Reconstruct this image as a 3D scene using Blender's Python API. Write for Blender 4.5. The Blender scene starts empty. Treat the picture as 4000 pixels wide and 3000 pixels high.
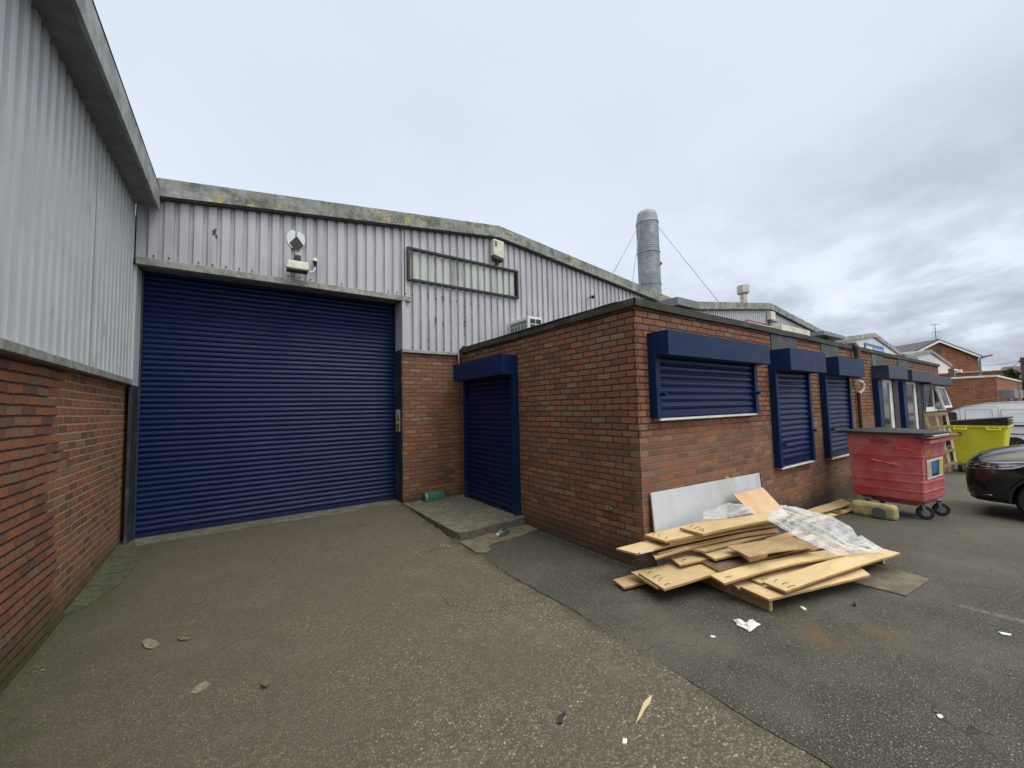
import bpy, math, random
from mathutils import Vector, Matrix, noise
random.seed(11)
S = bpy.context.scene
C = S.collection
R = math.radians
# ------------------------------------------------------------------ camera
YAW, PITCH, ROLL, FPX, H = 0.6052176, 0.0613522, -0.0226420, 1532.46, 1.78
_f = Vector((math.sin(YAW)*math.cos(PITCH), math.cos(YAW)*math.cos(PITCH), math.sin(PITCH)))
_r = Vector((math.cos(YAW), -math.sin(YAW), 0)); _u = _r.cross(_f)
RT = _r*math.cos(ROLL)+_u*math.sin(ROLL); UP = -_r*math.sin(ROLL)+_u*math.cos(ROLL)
cam = bpy.data.objects.new('camera', bpy.data.cameras.new('camera')); C.objects.link(cam)
cam.data.sensor_width = 36; cam.data.lens = FPX/4000*36
cam.data.clip_start = 0.05; cam.data.clip_end = 3000
cam.matrix_world = Matrix(((RT.x, UP.x, -_f.x, 0), (RT.y, UP.y, -_f.y, 0), (RT.z, UP.z, -_f.z, H), (0, 0, 0, 1)))
S.camera = cam
# ------------------------------------------------------------------ sky, sun, exposure
SUN_EL, SUN_AZ = R(55), R(155)      # azimuth from +Y towards +X
w = bpy.data.worlds.new('World'); S.world = w; w.use_nodes = True
nt = w.node_tree; nt.nodes.clear()
def wn(t, **k):
    n = nt.nodes.new(t)
    for a, b in k.items(): setattr(n, a, b)
    return n
def wl(a, b): nt.links.new(a, b)
sky = wn('ShaderNodeTexSky', sky_type='NISHITA', sun_disc=False, sun_elevation=SUN_EL, sun_rotation=SUN_AZ, air_density=1.0, dust_density=3.0)
tc = wn('ShaderNodeTexCoord'); sx = wn('ShaderNodeSeparateXYZ'); wl(tc.outputs['Generated'], sx.inputs[0])
def wm(op, a, b=None, c=None, clamp=False):
    n = wn('ShaderNodeMath', operation=op, use_clamp=clamp)
    for i, v in enumerate((a, b, c)):
        if v is None: continue
        if isinstance(v, (int, float)): n.inputs[i].default_value = v
        else: wl(v, n.inputs[i])
    return n.outputs[0]
zc = wm('MAXIMUM', sx.outputs[2], 0.0)
den = wm('ADD', zc, 0.26)
cx = wm('DIVIDE', sx.outputs[0], den); cy = wm('DIVIDE', sx.outputs[1], den)
cv = wn('ShaderNodeCombineXYZ'); wl(cx, cv.inputs[0]); wl(cy, cv.inputs[1])
n1 = wn('ShaderNodeTexNoise'); wl(cv.outputs[0], n1.inputs['Vector'])
n1.inputs['Scale'].default_value = 1.15; n1.inputs['Detail'].default_value = 10; n1.inputs['Roughness'].default_value = 0.58; n1.inputs['Distortion'].default_value = 0.25
n2 = wn('ShaderNodeTexNoise'); wl(cv.outputs[0], n2.inputs['Vector'])
n2.inputs['Scale'].default_value = 0.35; n2.inputs['Detail'].default_value = 3
# dark ragged cloud towards +X (low), smooth bright veil elsewhere
side = wm('SUBTRACT', wm('MULTIPLY', sx.outputs[0], 1.0), wm('MULTIPLY', zc, 0.95))
sidem = wm('MULTIPLY', wm('SUBTRACT', side, 0.30), 1.7, clamp=True)
cloud = wm('MULTIPLY', wm('SUBTRACT', n1.outputs[0], 0.43), 6.0, clamp=True)
dark = wm('MULTIPLY', cloud, sidem)
mixa = wn('ShaderNodeMix', data_type='RGBA'); mixa.inputs['A'].default_value = (0.62, 0.68, 0.775, 1); mixa.inputs['B'].default_value = (0.49, 0.56, 0.69, 1)
wl(wm('MULTIPLY', wm('SUBTRACT', wm('ADD', n2.outputs[0], wm('MULTIPLY', wm('SUBTRACT', n1.outputs[0], 0.5), 0.35)), 0.38), 3.2, clamp=True), mixa.inputs['Factor'])
# brighter low over the +Y side
gap = wm('MULTIPLY', wm('MULTIPLY', wm('SUBTRACT', 0.47, n1.outputs[0]), 7.0, clamp=True), wm('MULTIPLY', wm('SUBTRACT', side, 0.35), 2.0, clamp=True))
glow0 = wm('MULTIPLY', wm('MULTIPLY', wm('SUBTRACT', sx.outputs[1], 0.35), 1.6, clamp=True), wm('SUBTRACT', 1.0, wm('MULTIPLY', zc, 1.7), clamp=True))
glow = wm('MAXIMUM', glow0, gap)
mixb = wn('ShaderNodeMix', data_type='RGBA'); wl(glow, mixb.inputs['Factor']); wl(mixa.outputs['Result'], mixb.inputs['A']); mixb.inputs['B'].default_value = (0.80, 0.86, 0.95, 1)
mixc = wn('ShaderNodeMix', data_type='RGBA'); wl(dark, mixc.inputs['Factor']); wl(mixb.outputs['Result'], mixc.inputs['A']); mixc.inputs['B'].default_value = (0.30, 0.325, 0.375, 1)
# sky gain added overhead and behind the camera, out of view, to light the scene
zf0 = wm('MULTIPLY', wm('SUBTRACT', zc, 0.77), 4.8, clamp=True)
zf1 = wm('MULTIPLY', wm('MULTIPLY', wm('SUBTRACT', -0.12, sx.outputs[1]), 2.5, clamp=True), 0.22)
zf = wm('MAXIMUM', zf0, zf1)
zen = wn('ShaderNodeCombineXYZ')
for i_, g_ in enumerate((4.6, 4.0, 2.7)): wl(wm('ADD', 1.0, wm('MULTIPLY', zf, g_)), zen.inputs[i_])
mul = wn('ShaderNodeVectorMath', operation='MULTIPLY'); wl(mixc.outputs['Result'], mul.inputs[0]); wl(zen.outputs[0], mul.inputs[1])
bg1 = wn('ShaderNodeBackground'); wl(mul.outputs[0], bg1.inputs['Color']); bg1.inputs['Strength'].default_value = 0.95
bg2 = wn('ShaderNodeBackground'); wl(sky.outputs[0], bg2.inputs['Color']); bg2.inputs['Strength'].default_value = 0.05
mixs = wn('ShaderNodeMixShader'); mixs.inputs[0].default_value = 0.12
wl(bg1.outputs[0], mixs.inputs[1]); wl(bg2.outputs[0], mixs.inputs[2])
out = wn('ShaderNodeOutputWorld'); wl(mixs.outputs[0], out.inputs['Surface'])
sun = bpy.data.objects.new('sun', bpy.data.lights.new('sun', 'SUN')); C.objects.link(sun)
sun.data.energy = 0.9; sun.data.angle = R(25); sun.data.color = (1, 0.96, 0.9)
_sd = Vector((math.sin(SUN_AZ)*math.cos(SUN_EL), math.cos(SUN_AZ)*math.cos(SUN_EL), math.sin(SUN_EL)))
sun.rotation_euler = _sd.to_track_quat('Z', 'Y').to_euler()
S.view_settings.view_transform = 'Standard'; S.view_settings.look = 'None'
S.view_settings.exposure = 0.48; S.view_settings.gamma = 1
S.cycles.max_bounces = 6

# ------------------------------------------------------------------ measuring helpers (photo pixel -> world point on a known plane)
def _ray(x, y): return _f+RT*((x-2000)/FPX)-UP*((y-1500)/FPX)
def atz(x, y, z):
    d = _ray(x, y); t = (z-H)/d.z; return Vector((d.x*t, d.y*t, z))
def atY(x, y, c):
    d = _ray(x, y); t = c/d.y; return Vector((d.x*t, c, H+d.z*t))
def atX(x, y, c):
    d = _ray(x, y); t = c/d.x; return Vector((c, d.y*t, H+d.z*t))
_gp = [(-60, 0), (5.5, 0), (8.2, -.07), (10.3, -.19), (14, -.29), (17, -.33), (25, -.42), (40, -.5), (900, -.5)]
def gz(x, y):
    z = 0
    for (a, za), (b, zb) in zip(_gp, _gp[1:]):
        if a <= x <= b: z = za+(zb-za)*(x-a)/(b-a)
    if x < 3.7: z += .12*min(1, max(0, (y-4.6)/2.6))
    return z

# ------------------------------------------------------------------ mesh helpers
class MB:
    def __init__(s): s.v = []; s.f = []; s.sm = []; s.mi = []
    def add(s, vs, fs, sm=False, mi=0):
        n = len(s.v); s.v += [tuple(p) for p in vs]
        for f in fs: s.f.append(tuple(n+i for i in f)); s.sm.append(sm); s.mi.append(mi)
        return s
    def box(s, x0, x1, y0, y1, z0, z1, mi=0):
        return s.hexa([(x0, y0, z0), (x1, y0, z0), (x1, y1, z0), (x0, y1, z0)], [(x0, y0, z1), (x1, y0, z1), (x1, y1, z1), (x0, y1, z1)], mi)
    def hexa(s, lo, hi, mi=0):
        return s.add(list(lo)+list(hi), [(3, 2, 1, 0), (4, 5, 6, 7), (0, 1, 5, 4), (1, 2, 6, 5), (2, 3, 7, 6), (3, 0, 4, 7)], mi=mi)
    def quad(s, a, b, c, d, mi=0): return s.add([a, b, c, d], [(0, 1, 2, 3)], mi=mi)
    def bar(s, p, q, w, h, up=(0, 0, 1), mi=0):
        p = Vector(p); q = Vector(q); d = (q-p).normalized(); sd = d.cross(Vector(up))
        if sd.length < 1e-4: sd = d.cross(Vector((1, 0, 0)))
        sd.normalize(); u = sd.cross(d); a = sd*w/2; b = u*h/2
        return s.hexa([p-a-b, p+a-b, q+a-b, q-a-b], [p-a+b, p+a+b, q+a+b, q-a+b], mi)
    def tube(s, path, r, n=10, sm=True, caps=True, mi=0):
        P = [Vector(p) for p in path]; rs = r if isinstance(r, (list, tuple)) else [r]*len(P)
        vs = []; fs = []; prev = None
        for i, p in enumerate(P):
            d = (P[min(i+1, len(P)-1)]-P[max(i-1, 0)]).normalized()
            if prev is None:
                a = d.orthogonal().normalized()
            else:
                a = prev-d*prev.dot(d); a.normalize()
            prev = a; b = d.cross(a)
            for k in range(n):
                t = 2*math.pi*k/n; vs.append(p+(a*math.cos(t)+b*math.sin(t))*rs[i])
        for i in range(len(P)-1):
            for k in range(n):
                k2 = (k+1) % n; fs.append((i*n+k, i*n+k2, (i+1)*n+k2, (i+1)*n+k))
        s.add(vs, fs, sm, mi)
        if caps:
            s.add(vs[:n], [tuple(range(n-1, -1, -1))], False, mi); s.add(vs[-n:], [tuple(range(n))], False, mi)
        return s
    def prism(s, poly, z0, z1, fn=lambda a, b, c: (a, b, c), mi=0):
        n = len(poly); lo = [fn(a, b, z0) for a, b in poly]; hi = [fn(a, b, z1) for a, b in poly]
        s.add(lo+hi, [tuple(range(n-1, -1, -1)), tuple(range(n, 2*n))]+[(i, (i+1) % n, n+(i+1) % n, n+i) for i in range(n)], mi=mi)
        return s
    def strip(s, A, B, sm=False, mi=0):
        n = len(A); return s.add(list(A)+list(B), [(i, i+1, n+i+1, n+i) for i in range(n-1)], sm, mi)
    def grid(s, rows, sm=True, mi=0):
        n = len(rows[0]); vs = [p for r in rows for p in r]
        return s.add(vs, [(i*n+j, i*n+j+1, (i+1)*n+j+1, (i+1)*n+j) for i in range(len(rows)-1) for j in range(n-1)], sm, mi)
    def build(s, name, mat, parent=None, bevel=0, fix=True, sub=0):
        me = bpy.data.meshes.new(name); me.from_pydata(s.v, [], s.f)
        for m in (mat if isinstance(mat, (list, tuple)) else [mat]): me.materials.append(m)
        me.polygons.foreach_set('use_smooth', s.sm); me.polygons.foreach_set('material_index', s.mi); me.update()
        if fix:
            import bmesh
            bm = bmesh.new(); bm.from_mesh(me); bmesh.ops.remove_doubles(bm, verts=bm.verts, dist=1e-5); bmesh.ops.recalc_face_normals(bm, faces=bm.faces)
            for e_ in bm.edges:
                if len(e_.link_faces) == 2 and e_.calc_face_angle(0) > .75: e_.smooth = False
            bm.to_mesh(me); bm.free()
        o = bpy.data.objects.new(name, me); C.objects.link(o)
        if parent is not None:
            o.parent = parent; o.matrix_parent_inverse = Matrix.Translation(parent.location).inverted() if parent.type == 'EMPTY' else Matrix()
            if parent.type != 'EMPTY' or parent.parent is not None: o.matrix_parent_inverse = Matrix()
        if bevel:
            b = o.modifiers.new('bevel', 'BEVEL'); b.width = bevel; b.segments = 2; b.limit_method = 'ANGLE'; b.angle_limit = R(40)
        if sub:
            b = o.modifiers.new('sub', 'SUBSURF'); b.levels = sub; b.render_levels = sub
        return o
def tag(o, label=None, cat=None, group=None, kind=None):
    if label: o['label'] = label
    if cat: o['category'] = cat
    if group: o['group'] = group
    if kind: o['kind'] = kind
    return o
def thing(name, label, cat, loc=(0, 0, 0), group=None):
    o = bpy.data.objects.new(name, None); o.location = loc; o.empty_display_size = .2; C.objects.link(o)
    return tag(o, label, cat, group)

# ------------------------------------------------------------------ material helpers
class N:
    def __init__(s, name):
        s.m = bpy.data.materials.new(name); s.m.use_nodes = True; s.t = s.m.node_tree; s.t.nodes.clear()
        s.p = s.n('ShaderNodeBsdfPrincipled'); s.o = s.n('ShaderNodeOutputMaterial'); s.l(s.p.outputs[0], s.o.inputs[0])
        g = s.n('ShaderNodeNewGeometry'); s.pos = g.outputs['Position']; s.nrm = g.outputs['Normal']
        q = s.n('ShaderNodeSeparateXYZ'); s.l(s.pos, q.inputs[0]); s.x, s.y, s.z = q.outputs
    def n(s, t, **k):
        q = s.t.nodes.new(t)
        for a, b in k.items(): setattr(q, a, b)
        return q
    def l(s, a, b): s.t.links.new(a, b)
    def m_(s, op, a, b=None, c=None, clamp=False):
        q = s.n('ShaderNodeMath', operation=op, use_clamp=clamp)
        for i, v in enumerate((a, b, c)):
            if v is None: continue
            if isinstance(v, (int, float)): q.inputs[i].default_value = v
            else: s.l(v, q.inputs[i])
        return q.outputs[0]
    def vec(s, x, y, z=0.0):
        q = s.n('ShaderNodeCombineXYZ')
        for i, v in enumerate((x, y, z)):
            if isinstance(v, (int, float)): q.inputs[i].default_value = v
            else: s.l(v, q.inputs[i])
        return q.outputs[0]
    def scl(s, v, k):
        q = s.n('ShaderNodeVectorMath', operation='MULTIPLY'); s.l(v, q.inputs[0]); q.inputs[1].default_value = k; return q.outputs[0]
    def noise(s, scale, detail=4, rough=.55, v=None, dist=0):
        q = s.n('ShaderNodeTexNoise'); q.inputs['Scale'].default_value = scale; q.inputs['Detail'].default_value = detail
        q.inputs['Roughness'].default_value = rough; q.inputs['Distortion'].default_value = dist; s.l(v if v is not None else s.pos, q.inputs['Vector']); return q.outputs[0]
    def ramp(s, f, stops, interp='LINEAR'):
        q = s.n('ShaderNodeValToRGB'); q.color_ramp.interpolation = interp; e = q.color_ramp.elements
        while len(e) < len(stops): e.new(.5)
        for i, (p, c) in enumerate(stops): e[i].position = p; e[i].color = (*c, 1) if isinstance(c, tuple) else (c, c, c, 1)
        s.l(f, q.inputs[0]); return q.outputs[0]
    def step(s, f, a, b): # smooth 0..1 between a and b
        q = s.n('ShaderNodeMapRange', interpolation_type='SMOOTHSTEP'); s.l(f, q.inputs[0]); q.inputs[1].default_value = a; q.inputs[2].default_value = b; return q.outputs[0]
    def mix(s, f, a, b, blend='MIX'):
        q = s.n('ShaderNodeMix', data_type='RGBA', blend_type=blend)
        for nm, v in (('Factor', f), ('A', a), ('B', b)):
            i = q.inputs[nm] if nm != 'Factor' else q.inputs[0]
            if nm != 'Factor': i = [k for k in q.inputs if k.name == nm and k.type == 'RGBA'][0]
            if isinstance(v, (int, float)): i.default_value = v
            elif isinstance(v, tuple): i.default_value = (*v, 1)
            else: s.l(v, i)
        return [k for k in q.outputs if k.type == 'RGBA'][0]
    def bump(s, h, strength=.3, dist=.01, prev=None):
        q = s.n('ShaderNodeBump'); q.inputs['Strength'].default_value = strength; q.inputs['Distance'].default_value = dist; s.l(h, q.inputs['Height'])
        if prev: s.l(prev, q.inputs['Normal'])
        return q.outputs[0]
    def done(s, col=None, rough=None, nrm=None, metal=None, spec=None):
        for nm, v in (('Base Color', col), ('Roughness', rough), ('Normal', nrm), ('Metallic', metal), ('Specular IOR Level', spec)):
            if v is None: continue
            if isinstance(v, (int, float)): s.p.inputs[nm].default_value = v
            elif isinstance(v, tuple): s.p.inputs[nm].default_value = (*v, 1)
            else: s.l(v, s.p.inputs[nm])
        return s.m
def plain(name, col, rough=.6, var=.25, scale=6, bump=.1, metal=0, spec=.5, dirt=None):
    a = N(name); f = a.noise(scale, 5, .6); d = tuple(c*(1-var) for c in col)
    c = a.mix(a.step(f, .35, .65), d, col)
    if dirt: c = a.mix(a.m_('MULTIPLY', a.step(a.noise(scale*.4, 6, .65), .52, .68), .7), c, dirt)
    r = a.m_('ADD', a.m_('MULTIPLY', a.noise(scale*3, 3), .25), rough-.12)
    return a.done(c, r, a.bump(a.noise(scale*8, 4), bump, .004), metal, spec)

def brick_mat(name, mode='office'):
    a = N(name)
    u = a.m_('ADD', a.x, a.y); BW, BH = .225, .075
    wob = a.m_('MULTIPLY', a.m_('SUBTRACT', a.noise(2.6, 4), .5), .022)
    zz = a.m_('ADD', a.z, wob)
    rv = a.m_('DIVIDE', zz, BH); row = a.m_('FLOOR', rv); fv = a.m_('SUBTRACT', rv, row)
    par = a.m_('FLOORED_MODULO', row, 2.0)
    jit = a.n('ShaderNodeTexWhiteNoise', noise_dimensions='1D'); a.l(row, jit.inputs['W'])
    uu = a.m_('ADD', a.m_('ADD', a.m_('DIVIDE', u, BW), a.m_('MULTIPLY', par, .5)), a.m_('MULTIPLY', jit.outputs[0], .14))
    col = a.m_('FLOOR', uu); fu = a.m_('SUBTRACT', uu, col)
    wn_ = a.n('ShaderNodeTexWhiteNoise', noise_dimensions='2D'); a.l(a.vec(col, row), wn_.inputs['Vector']); rnd = wn_.outputs[0]
    wn2 = a.n('ShaderNodeTexWhiteNoise', noise_dimensions='2D'); a.l(a.vec(row, col, 3.0), wn2.inputs['Vector']); rnd2 = wn2.outputs[0]
    # cluster similar shades a little
    rr = a.m_('ADD', a.m_('MULTIPLY', rnd, .85), a.m_('MULTIPLY', a.noise(.9, 2), .22), clamp=True)
    if mode == 'left':
        st = [(0, (.10, .055, .045)), (.12, (.14, .075, .055)), (.3, (.21, .088, .055)), (.5, (.26, .105, .058)), (.72, (.30, .115, .055)), (.88, (.20, .13, .09)), (1, (.33, .145, .065))]
    elif mode == 'far':
        st = [(0, (.22, .09, .05)), (.5, (.32, .13, .07)), (1, (.38, .17, .09))]
    else:
        st = [(0, (.06, .045, .045)), (.08, (.12, .07, .052)), (.25, (.185, .086, .056)), (.45, (.235, .098, .058)), (.66, (.275, .108, .058)), (.80, (.21, .115, .076)), (.90, (.26, .17, .105)), (.935, (.28, .112, .06)), (1, (.34, .125, .058))]
    bc = a.ramp(rr, st)
    fine = a.noise(28, 5, .7)
    bc = a.mix(a.m_('MULTIPLY', a.step(fine, .45, .75), .45), bc, (.10, .05, .04))
    bc = a.mix(a.m_('MULTIPLY', a.step(a.noise(70, 2, .5), .6, .72), .35), bc, (.42, .25, .17))
    # mortar
    eu = a.m_('MULTIPLY', a.m_('MINIMUM', fu, a.m_('SUBTRACT', 1.0, fu)), BW); ev = a.m_('MULTIPLY', a.m_('MINIMUM', fv, a.m_('SUBTRACT', 1.0, fv)), BH)
    ed = a.m_('ADD', a.m_('MINIMUM', eu, ev), a.m_('MULTIPLY', a.m_('SUBTRACT', a.noise(34, 4), .5), .009))
    mm = a.step(ed, .0098, .0055)
    head = a.step(eu, .0098, .0055)
    if mode == 'left':
        reg = a.step(a.m_('ADD', a.y, a.m_('MULTIPLY', a.noise(1.6, 3), 1.6)), 5.55, 5.75)
        mc = a.mix(reg, (.035, .028, .024), (.36, .27, .17))
        # on the unpointed part perpends are shallow and brick coloured
        mm = a.m_('MULTIPLY', mm, a.m_('SUBTRACT', 1.0, a.m_('MULTIPLY', a.m_('MULTIPLY', head, a.m_('SUBTRACT', 1.0, reg)), .75)))
    elif mode == 'far':
        mc = a.mix(.5, (.05, .04, .035), (.10, .08, .06))
    else:
        reg = a.step(a.m_('ADD', a.z, a.m_('MULTIPLY', a.noise(1.1, 3), .9)), 2.05, 1.75)
        frontm = a.step(a.y, 2.9, 2.8)
        pier = a.step(a.y, 6.7, 6.9)
        reg = a.m_('MULTIPLY', reg, a.m_('ADD', a.m_('MULTIPLY', frontm, .8), .2), clamp=True)
        reg = a.m_('MAXIMUM', reg, a.m_('MULTIPLY', pier, .45))
        mc = a.mix(reg, (.045, .033, .028), (.20, .15, .105))
    c = a.mix(mm, bc, mc)
    # damp, algae and soot near the ground
    gh = a.m_('ADD', a.z, a.m_('MULTIPLY', a.noise(2.2, 4), .5))
    damp = a.m_('MULTIPLY', a.step(gh, .72 if mode == 'left' else .62, .24), .82)
    c = a.mix(damp, c, (.055, .05, .035) if mode != 'left' else (.042, .058, .022))
    c = a.mix(a.m_('MULTIPLY', a.step(a.noise(1.3, 5, .6), .55, .75), .35), c, (.07, .055, .045))
    # lime bloom, drips and chipped faces
    c = a.mix(a.m_('MULTIPLY', a.m_('MULTIPLY', a.step(a.noise(2.3, 7, .72), .60, .70), a.step(a.noise(.8, 2), .48, .6)), .45), c, (.34, .31, .27))
    c = a.mix(a.m_('MULTIPLY', a.step(a.noise(1, 5, .7, a.scl(a.pos, (7, 7, .9))), .58, .72), .4), c, (.07, .05, .04))
    chipf = a.step(a.noise(17, 5, .75), .66, .69)
    c = a.mix(a.m_('MULTIPLY', chipf, .5), c, (.40, .24, .15))
    h = a.m_('SUBTRACT', a.m_('ADD', a.m_('MULTIPLY', a.m_('SUBTRACT', 1.0, mm), 1.0), a.m_('MULTIPLY', fine, .35)), a.m_('MULTIPLY', chipf, .5))
    h = a.m_('ADD', h, a.m_('MULTIPLY', rnd2, .25))
    return a.done(c, .9, a.bump(h, .9, .012), spec=.25)

def clad_mat(name, col, algae=.5, streak=.35):
    a = N(name)
    st = a.noise(1.0, 5, .65, a.scl(a.pos, (9, 9, .55)))
    c = a.mix(a.m_('MULTIPLY', a.step(st, .42, .72), streak), col, tuple(k*.52 for k in col))
    c = a.mix(a.m_('MULTIPLY', a.step(a.noise(1.6, 4), .4, .7), .25), c, tuple(min(1, k*1.22) for k in col))
    al = a.noise(2.2, 6, .7, a.scl(a.pos, (2.6, 2.6, .8)))
    c = a.mix(a.m_('MULTIPLY', a.step(al, .60, .74), algae), c, (.10, .13, .07))
    c = a.mix(a.m_('MULTIPLY', a.step(a.noise(60, 3, .6), .68, .76), .35), c, (.12, .11, .10))
    return a.done(c, a.m_('ADD', .42, a.m_('MULTIPLY', st, .25)), a.bump(a.noise(1.5, 3, .5, a.scl(a.pos, (6, 6, 1.2))), .25, .02), spec=.4)

def fascia_mat(name, zfun=True):
    a = N(name)
    base = a.mix(a.step(a.noise(2.5, 5, .6), .35, .65), (.21, .215, .205), (.32, .325, .32))
    st = a.noise(1, 5, .7, a.scl(a.pos, (14, 14, 1.6)))
    base = a.mix(a.m_('MULTIPLY', a.step(st, .45, .7), .6), base, (.11, .12, .09))
    base = a.mix(a.m_('MULTIPLY', a.step(a.noise(3.2, 5, .7, a.scl(a.pos, (1, 1, 1.3))), .46, .64), .8), base, (.09, .105, .06))
    # yellow lichen patches and pale scaly trails
    lk = a.m_('MULTIPLY', a.step(a.noise(6.5, 6, .76), .57, .60), a.step(a.noise(1.6, 3, v=a.scl(a.pos, (1.3, 1.3, 0.3))), .46, .55))
    base = a.mix(a.m_('MULTIPLY', lk, .9), base, (.44, .36, .15))
    tr = a.noise(5.5, 3, .5, dist=1.2); tr = a.m_('ABSOLUTE', a.m_('SUBTRACT', tr, .5))
    base = a.mix(a.m_('MULTIPLY', a.m_('MULTIPLY', a.step(tr, .013, .005), a.step(a.noise(1.9, 2), .48, .55)), .55), base, (.55, .56, .55))
    return a.done(base, .8, a.bump(a.noise(18, 5, .7), .5, .008), spec=.2)

def concrete_mat():
    a = N('exposed_aggregate_concrete')
    v1 = a.n('ShaderNodeTexVoronoi', voronoi_dimensions='2D'); v1.inputs['Scale'].default_value = 62; a.l(a.pos, v1.inputs['Vector'])
    v2 = a.n('ShaderNodeTexVoronoi', voronoi_dimensions='2D'); v2.inputs['Scale'].default_value = 125; a.l(a.pos, v2.inputs['Vector'])
    sc = a.n('ShaderNodeSeparateColor'); a.l(v1.outputs['Color'], sc.inputs[0])
    sc2 = a.n('ShaderNodeSeparateColor'); a.l(v2.outputs['Color'], sc2.inputs[0])
    stone = a.step(v1.outputs['Distance'], .5, .34); st2 = a.step(v2.outputs['Distance'], .5, .3)
    pc = a.ramp(sc.outputs[0], [(0, (.062, .053, .042)), (.3, (.104, .088, .066)), (.6, (.150, .128, .094)), (.80, (.200, .172, .125)), (.92, (.27, .24, .18)), (.965, (.16, .105, .085)), (1, (.46, .43, .35))])
    pc2 = a.ramp(sc2.outputs[1], [(0, (.05, .04, .034)), (.5, (.10, .078, .058)), (.85, (.16, .13, .09)), (1, (.34, .29, .21))])
    cem = a.mix(a.noise(40, 4, .7), (.066, .056, .043), (.128, .110, .083))
    c = a.mix(a.m_('MULTIPLY', st2, .75), cem, pc2)
    wornf = a.step(a.m_('ADD', a.noise(1.5, 4), a.m_('MULTIPLY', a.m_('SUBTRACT', a.x, a.m_('MULTIPLY', a.y, .55)), .10)), .25, .7)
    c = a.mix(a.m_('MULTIPLY', stone, a.m_('ADD', .25, a.m_('MULTIPLY', wornf, .75))), c, pc)
    blotch = a.noise(.9, 6, .62)
    c = a.mix(a.m_('MULTIPLY', a.step(blotch, .45, .7), .4), c, (.090, .078, .058))
    c = a.mix(a.m_('MULTIPLY', a.step(a.noise(1.7, 5, .6), .52, .68), .22), c, (.17, .155, .125))
    # algae along the left wall
    al = a.step(a.m_('ADD', a.x, a.m_('MULTIPLY', a.noise(2.4, 6, .7), 1.7)), .35, -.75)
    c = a.mix(a.m_('MULTIPLY', al, .7), c, (.050, .066, .028))
    # hairline cracks and darker damp stains
    vc = a.n('ShaderNodeTexVoronoi', voronoi_dimensions='2D', feature='DISTANCE_TO_EDGE'); vc.inputs['Scale'].default_value = .55
    wv = a.n('ShaderNodeVectorMath', operation='ADD'); nz = a.n('ShaderNodeTexNoise'); nz.inputs['Scale'].default_value = 2.2; nz.inputs['Detail'].default_value = 6; a.l(a.pos, nz.inputs['Vector']); a.l(a.pos, wv.inputs[0]); a.l(a.scl(nz.outputs['Color'], (.7, .7, 0)), wv.inputs[1]); a.l(wv.outputs[0], vc.inputs['Vector'])
    crk = a.m_('MULTIPLY', a.step(vc.outputs['Distance'], .0055, .0015), a.step(a.noise(.7, 3), .50, .60))
    c = a.mix(a.m_('MULTIPLY', crk, .8), c, (.02, .018, .014))
    c = a.mix(a.m_('MULTIPLY', a.step(a.noise(2.6, 5, .7), .60, .74), .45), c, (.04, .034, .026))
    jm = a.m_('MULTIPLY', a.step(a.m_('ADD', a.x, a.m_('MULTIPLY', a.m_('SUBTRACT', a.noise(7, 5, .7), .5), .22)), 2.26, 2.40), a.step(a.noise(2.2, 4), .40, .55))
    c = a.mix(a.m_('MULTIPLY', jm, .7), c, (.052, .050, .030))
    al2 = a.m_('MULTIPLY', a.step(a.y, 6.3, 7.1), a.step(a.noise(2.0, 4), .42, .6))
    c = a.mix(a.m_('MULTIPLY', al2, .4), c, (.09, .095, .04))
    h = a.m_('ADD', a.m_('MULTIPLY', stone, a.m_('ADD', .3, sc.outputs[1])), a.m_('MULTIPLY', st2, .4))
    return a.done(c, .82, a.bump(h, .8, .006), spec=.35)

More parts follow.
